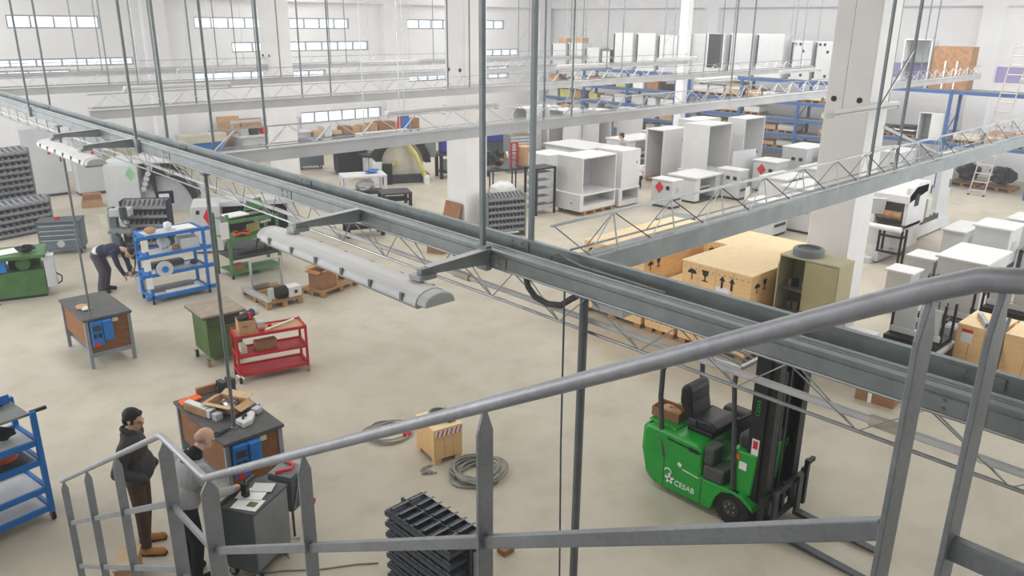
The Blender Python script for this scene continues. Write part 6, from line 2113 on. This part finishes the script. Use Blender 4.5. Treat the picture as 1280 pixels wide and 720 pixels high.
bx('base', M['trolley_grey'], t, -.4, .4, -.3, .3, 0, .6)
B().blob((0, 0, .72), .42, 6, .12, 12, 8, (1, 1, .6)).build('cover', M['white_metal'], t, smooth=True)
t = thing('drawer_stack', 'black and grey drawer stand left of the palletised cabinet', 'drawers', (17.75, 17.55, 0), -.1)
for q in range(5):
    bx('drawer', M['cab_inner'], t, -.35, .3, -.25, .25, .15 + q * .26, .3 + q * .26, .01)
for x in (-.4, .35):
    for y in (-.28, .28):
        bx('post', M['black'], t, x - .03, x + .03, y - .03, y + .03, 0, 1.45)
bx('top', M['black'], t, -.43, .38, -.31, .31, 1.45, 1.5)

# ------------------------------------------------------------------ far left: cabinets and machines
for k, (px, w_, h, lb) in enumerate(((6.15, 1.25, 2.3, 'wide light grey cabinet at far left beside the tall bin rack'), (7.55, .9, 2.25, 'narrow light grey cabinet right of the wide one'))):
    t = thing('electrical_cabinet', lb, 'cabinet', (px, 30.3 - k * .6, 0), -.05)
    bx('body', M['grey_white'], t, 0, w_, 0, .6, .08, h, .01)
    bx('plinth', M['dark_steel'], t, .02, w_ - .02, .02, .58, 0, .08)
    bx('door', M['grey_white'], t, .03, w_ - .03, -.02, 0, .12, h - .04)
    bx('handle', M['dark_steel'], t, w_ - .16, w_ - .12, -.04, -.02, h * .5, h * .58)
    bx('red_switch', M['bright_red'], t, w_ * .6, w_ * .6 + .08, -.045, -.02, h * .62, h * .66)
t = thing('white_press', 'white machine with green diamond and tall black arch behind the second blue cart', 'machine', (7.45, 26.4, 0), -.6)
bx('body', M['grey_white'], t, 0, 1.0, 0, 1.4, .05, 1.5, .02)
bx('plinth', M['dark_steel'], t, .05, .95, .05, 1.35, 0, .05)
bx('top', M['white_metal'], t, -.03, 2.4, .2, 1.4, 1.5, 1.58, .01)
B().prism([(.78, 1.0), (.93, 1.22), (.78, 1.44), (.63, 1.22)], -.012, .0, 'y').build('green_diamond', M['lime'], t)
for q in range(5):
    B().cyl((1.15 + q * .06, -.1, .75 + q * .16), (1.15 + q * .06, .9, .75 + q * .16), .08, n=10).build('roller', M['track_pale'], t)
bx('roller_frame', M['dark_steel'], t, 1.05, 1.5, .9, 1.0, .3, 1.5)
ar = [(1.5 + 1.25 * math.sin(a_), .15 + 1.35 * math.cos(a_)) for a_ in [-.2 + q * .14 for q in range(12)]]
ari = [(1.62 + .95 * math.sin(a_), .1 + 1.05 * math.cos(a_)) for a_ in [-.2 + q * .14 for q in range(12)]]
B().prism([(1.45, .5)] + ar + ari[::-1], .0, .5, 'y').build('black_arch', M['black'], t)
B().cyl((1.75, .25, .55), (1.75, .4, .55), .85, n=28).build('pale_guard', M['cab_inner'], t)
bx('lower_body', M['grey_white'], t, 1.1, 2.7, .5, 1.2, .05, .8)
t = thing('control_screen', 'black framed control screen on an arm right of the dark bin rack', 'screen', (7.68, 22.09, 0), -.4)
B().tube([(0, 0, 0), (0, 0, 1.0), (.0, -.05, 1.15)], .03, 8).build('stand', M['black'], t)
bx('frame', M['black'], t, -.2, .25, -.08, -.03, 1.0, 1.35, .01)
bx('display', M['paper'], t, -.12, .14, -.086, -.08, 1.06, 1.28)
B().lathe([(.2, 0), (.2, .03), (.04, .05)], 12).build('foot', M['dark_steel'], t)
t = thing('grey_press_unit', 'pale machine with red diamond and dark opening behind the green cart', 'machine', (7.58, 20.04, 0), -.45)
bx('body', M['grey_white'], t, 0, .7, 0, 1.1, .05, 1.25, .02)
bx('frame', M['grey_white'], t, .7, 2.6, .3, 1.1, 1.15, 1.28, .01)
bx('frame', M['grey_white'], t, 2.4, 2.6, .3, 1.1, .05, 1.15)
bx('dark_opening', M['black'], t, .72, 2.38, .6, .7, .3, 1.15)
bx('plinth', M['dark_steel'], t, .03, 2.5, .1, 1.0, 0, .05)
B().prism([(.4, .75), (.52, .98), (.4, 1.2), (.28, .98)], -.012, .0, 'y').build('red_diamond', M['bright_red'], t)
bx('dark_button', M['black'], t, .12, .2, -.012, .0, 1.05, 1.15)
bx('roller_tray', M['trolley_dark'], t, .7, 2.3, .2, .6, .8, .9)
t = thing('brown_boxes', 'pair of stacked brown boxes on the floor by the light grey cabinets', 'boxes', (7.36, 27.72, 0), -.3)
bx('lower_box', M['card'], t, -.3, .3, -.2, .2, 0, .25)
bx('upper_box', M['card_dark'], t, -.25, .28, -.18, .18, .25, .42)
t = thing('ivory_reel_machine', 'ivory round reel machine with black base behind the strip lamp', 'machine', (9.2, 30.6, 0), -.3)
B().cyl((0, 0, 1.0), (0, .25, 1.0), .75, n=28).build('reel_guard', M['ivory'], t)
bx('stand', M['trolley_dark'], t, .1, .45, .0, .4, 0, 1.1)
B().blob((.3, -.2, .9), .22, 5, .2).build('yellow_unit', M['yellow'], t)
bx('black_unit', M['black'], t, .1, .5, -.35, -.05, .3, .7)
bx('white_arm', M['paper'], t, -.6, -.4, -.1, .0, 1.2, 1.7)

# ------------------------------------------------------------------ along the window wall
t = thing('shelf_table', 'blue-fronted shelf unit with grey lid far back left', 'shelf', (12.75, 33.4, 0), 0)
bx('body', M['blue'], t, 0, 1.7, 0, .7, .1, .85)
bx('lid', M['ivory'], t, -.1, 1.8, -.05, .75, .85, 1.2, .03)
bx('plinth', M['trolley_dark'], t, .05, 1.65, .05, .65, 0, .1)
bx('side', M['green_cabinet'], t, -.1, 0, 0, .7, .1, .85)
t = thing('white_counter', 'long white assembly counter with small devices far back left of left column', 'counter', (15.0, 33.0, 0), 0)
bx('counter_top', M['white_metal'], t, 0, 3.4, 0, 1.0, .95, 1.02)
bx('front_panel', M['grey_white'], t, .1, 3.3, .1, .15, .1, .95)
for x in (.1, 1.7, 3.3):
    bx('leg', M['cab_inner'], t, x - .05, x + .05, .05, .95, 0, .95)
bx('upper_rail', M['grey_white'], t, 0, 3.4, .85, .95, 1.5, 1.6)
for x in (.05, 3.35):
    bx('rail_post', M['cab_inner'], t, x - .04, x + .04, .86, .94, 1.02, 1.5)
WC = (15.0, 33.0, 0)
for q, (x, m, nm) in enumerate(((.1, 'cab_inner', 'grey'), (.6, 'dark_steel', 'dark'), (1.1, 'bright_red', 'red'), (1.6, 'trolley_dark', 'slate'), (2.1, 'black', 'black'), (2.6, 'grey_white', 'white'))):
    o = tag(B().cbox((0, 0, .14), (.34, .3, .28)).build('small_device', M[m], bevel=.01), '%s small device, %s from left on the long white counter' % (nm, ORD[q]), 'device')
    o.location = on_cart(x + .2, .4, 1.022, WC)
t = thing('cardboard_stack', 'leaning stack of brown cardboard sheets at the window wall left of left column', 'cardboard', (15.1, 34.1, 0), 0)
for q in range(2):
    B().bar((q * 1.05, 0, .0), (q * 1.05 + .05, .4, 1.75 - q * .15), .95, .12).build('sheet_pile', M['card'], t)
bx('foot_strip', M['card_dark'], t, -.4, 1.5, -.1, .0, 0, .05)
t = thing('grey_roller_cabinet', 'grey drawer cabinet on wheels right of the left column', 'cabinet', (15.69, 29.30, 0), -.3)
bx('body', M['grey_drawer'], t, 0, 1.0, 0, .6, .15, 1.25, .01)
bx('opening', M['black'], t, -.015, 0, .05, .55, .8, 1.2)
for q in range(3):
    bx('drawer', M['trolley_grey'], t, -.02, 0, .04, .56, .18 + q * .2, .35 + q * .2)
for x, y in ((.1, .08), (.9, .08), (.1, .5), (.9, .5)):
    caster(t, x, y, .065)
o = tag(B().cbox((0, 0, .12), (.9, .5, .24), .1).build('orange_tray', M['card'], bevel=.02), 'orange-brown tray on a ledge far back right of the left column', 'tray')
o.location = (18.38, 32.71, 0)
t = thing('window_bench', 'long bench piled with brown cartons under the low windows', 'bench', (18.6, 33.2, 0))
bx('bench_top', M['trolley_grey'], t, 0, 6.2, 0, .9, .55, .62)
for x in (.1, 2.1, 4.1, 6.1):
    bx('leg', M['dark_steel'], t, x - .05, x + .05, .1, .2, 0, .55)
    bx('leg', M['dark_steel'], t, x - .05, x + .05, .7, .8, 0, .55)
g = random.Random(5)
for q in range(12):
    m = g.choice(['card', 'card_dark', 'brown_light', 'card', 'brown_light', 'white_metal'])
    nm = {'card': 'brown', 'card_dark': 'dark brown', 'brown_light': 'beige', 'white_metal': 'white', 'dark_steel': 'dark'}[m]
    hh = g.uniform(.22, .5)
    o = tag(B().cbox((0, 0, hh / 2), (.46, .5, hh), g.uniform(-.15, .15)).build('carton', M[m], bevel=.01), '%s carton, %s from left on the bench under the low windows' % (nm, ORD[q]), 'box')
    o.location = (18.95 + q * .51, 33.6, .622)
t = thing('blue_jacket_stand', 'blue and red coat hanging on a stand by the far window wall', 'coat', (22.73, 31.80, 0), 0)
B().cyl((0, 0, 0), (0, 0, 1.7), .03, n=8).build('stand', M['dark_steel'], t)
B().prism([(-.3, .5), (.3, .5), (.22, 1.6), (-.15, 1.6)], -.1, .1, 'y').build('blue_coat', M['blue'], t, bevel=.03)
B().prism([(-.42, .7), (-.2, .6), (-.15, 1.6), (-.35, 1.5)], -.08, .08, 'y').build('red_sleeve', M['red'], t, bevel=.03)

# ------------------------------------------------------------------ volume added to imitate lens glare, a thin haze filling the hall (box lies outside the walls)
hz = D.materials.new('glare_veil')
hz.use_nodes = True
hn, hl = hz.node_tree.nodes, hz.node_tree.links
hn.remove(hn['Principled BSDF'])
vs_ = hn.new('ShaderNodeVolumeScatter')
vs_.inputs['Density'].default_value = .006
vs_.inputs['Color'].default_value = (.97, .98, 1, 1)
hl.new(vs_.outputs['Volume'], hn['Material Output'].inputs['Volume'])
B().box(X0 - 1, X1 + 1, Y0 - 1, Y1 + 1, -1, ZC + 1).build('veil', hz, kind='stuff')
D.objects['veil']['label'] = 'thin bright haze imitating lens glare over the whole hall'
D.objects['veil']['category'] = 'veil'
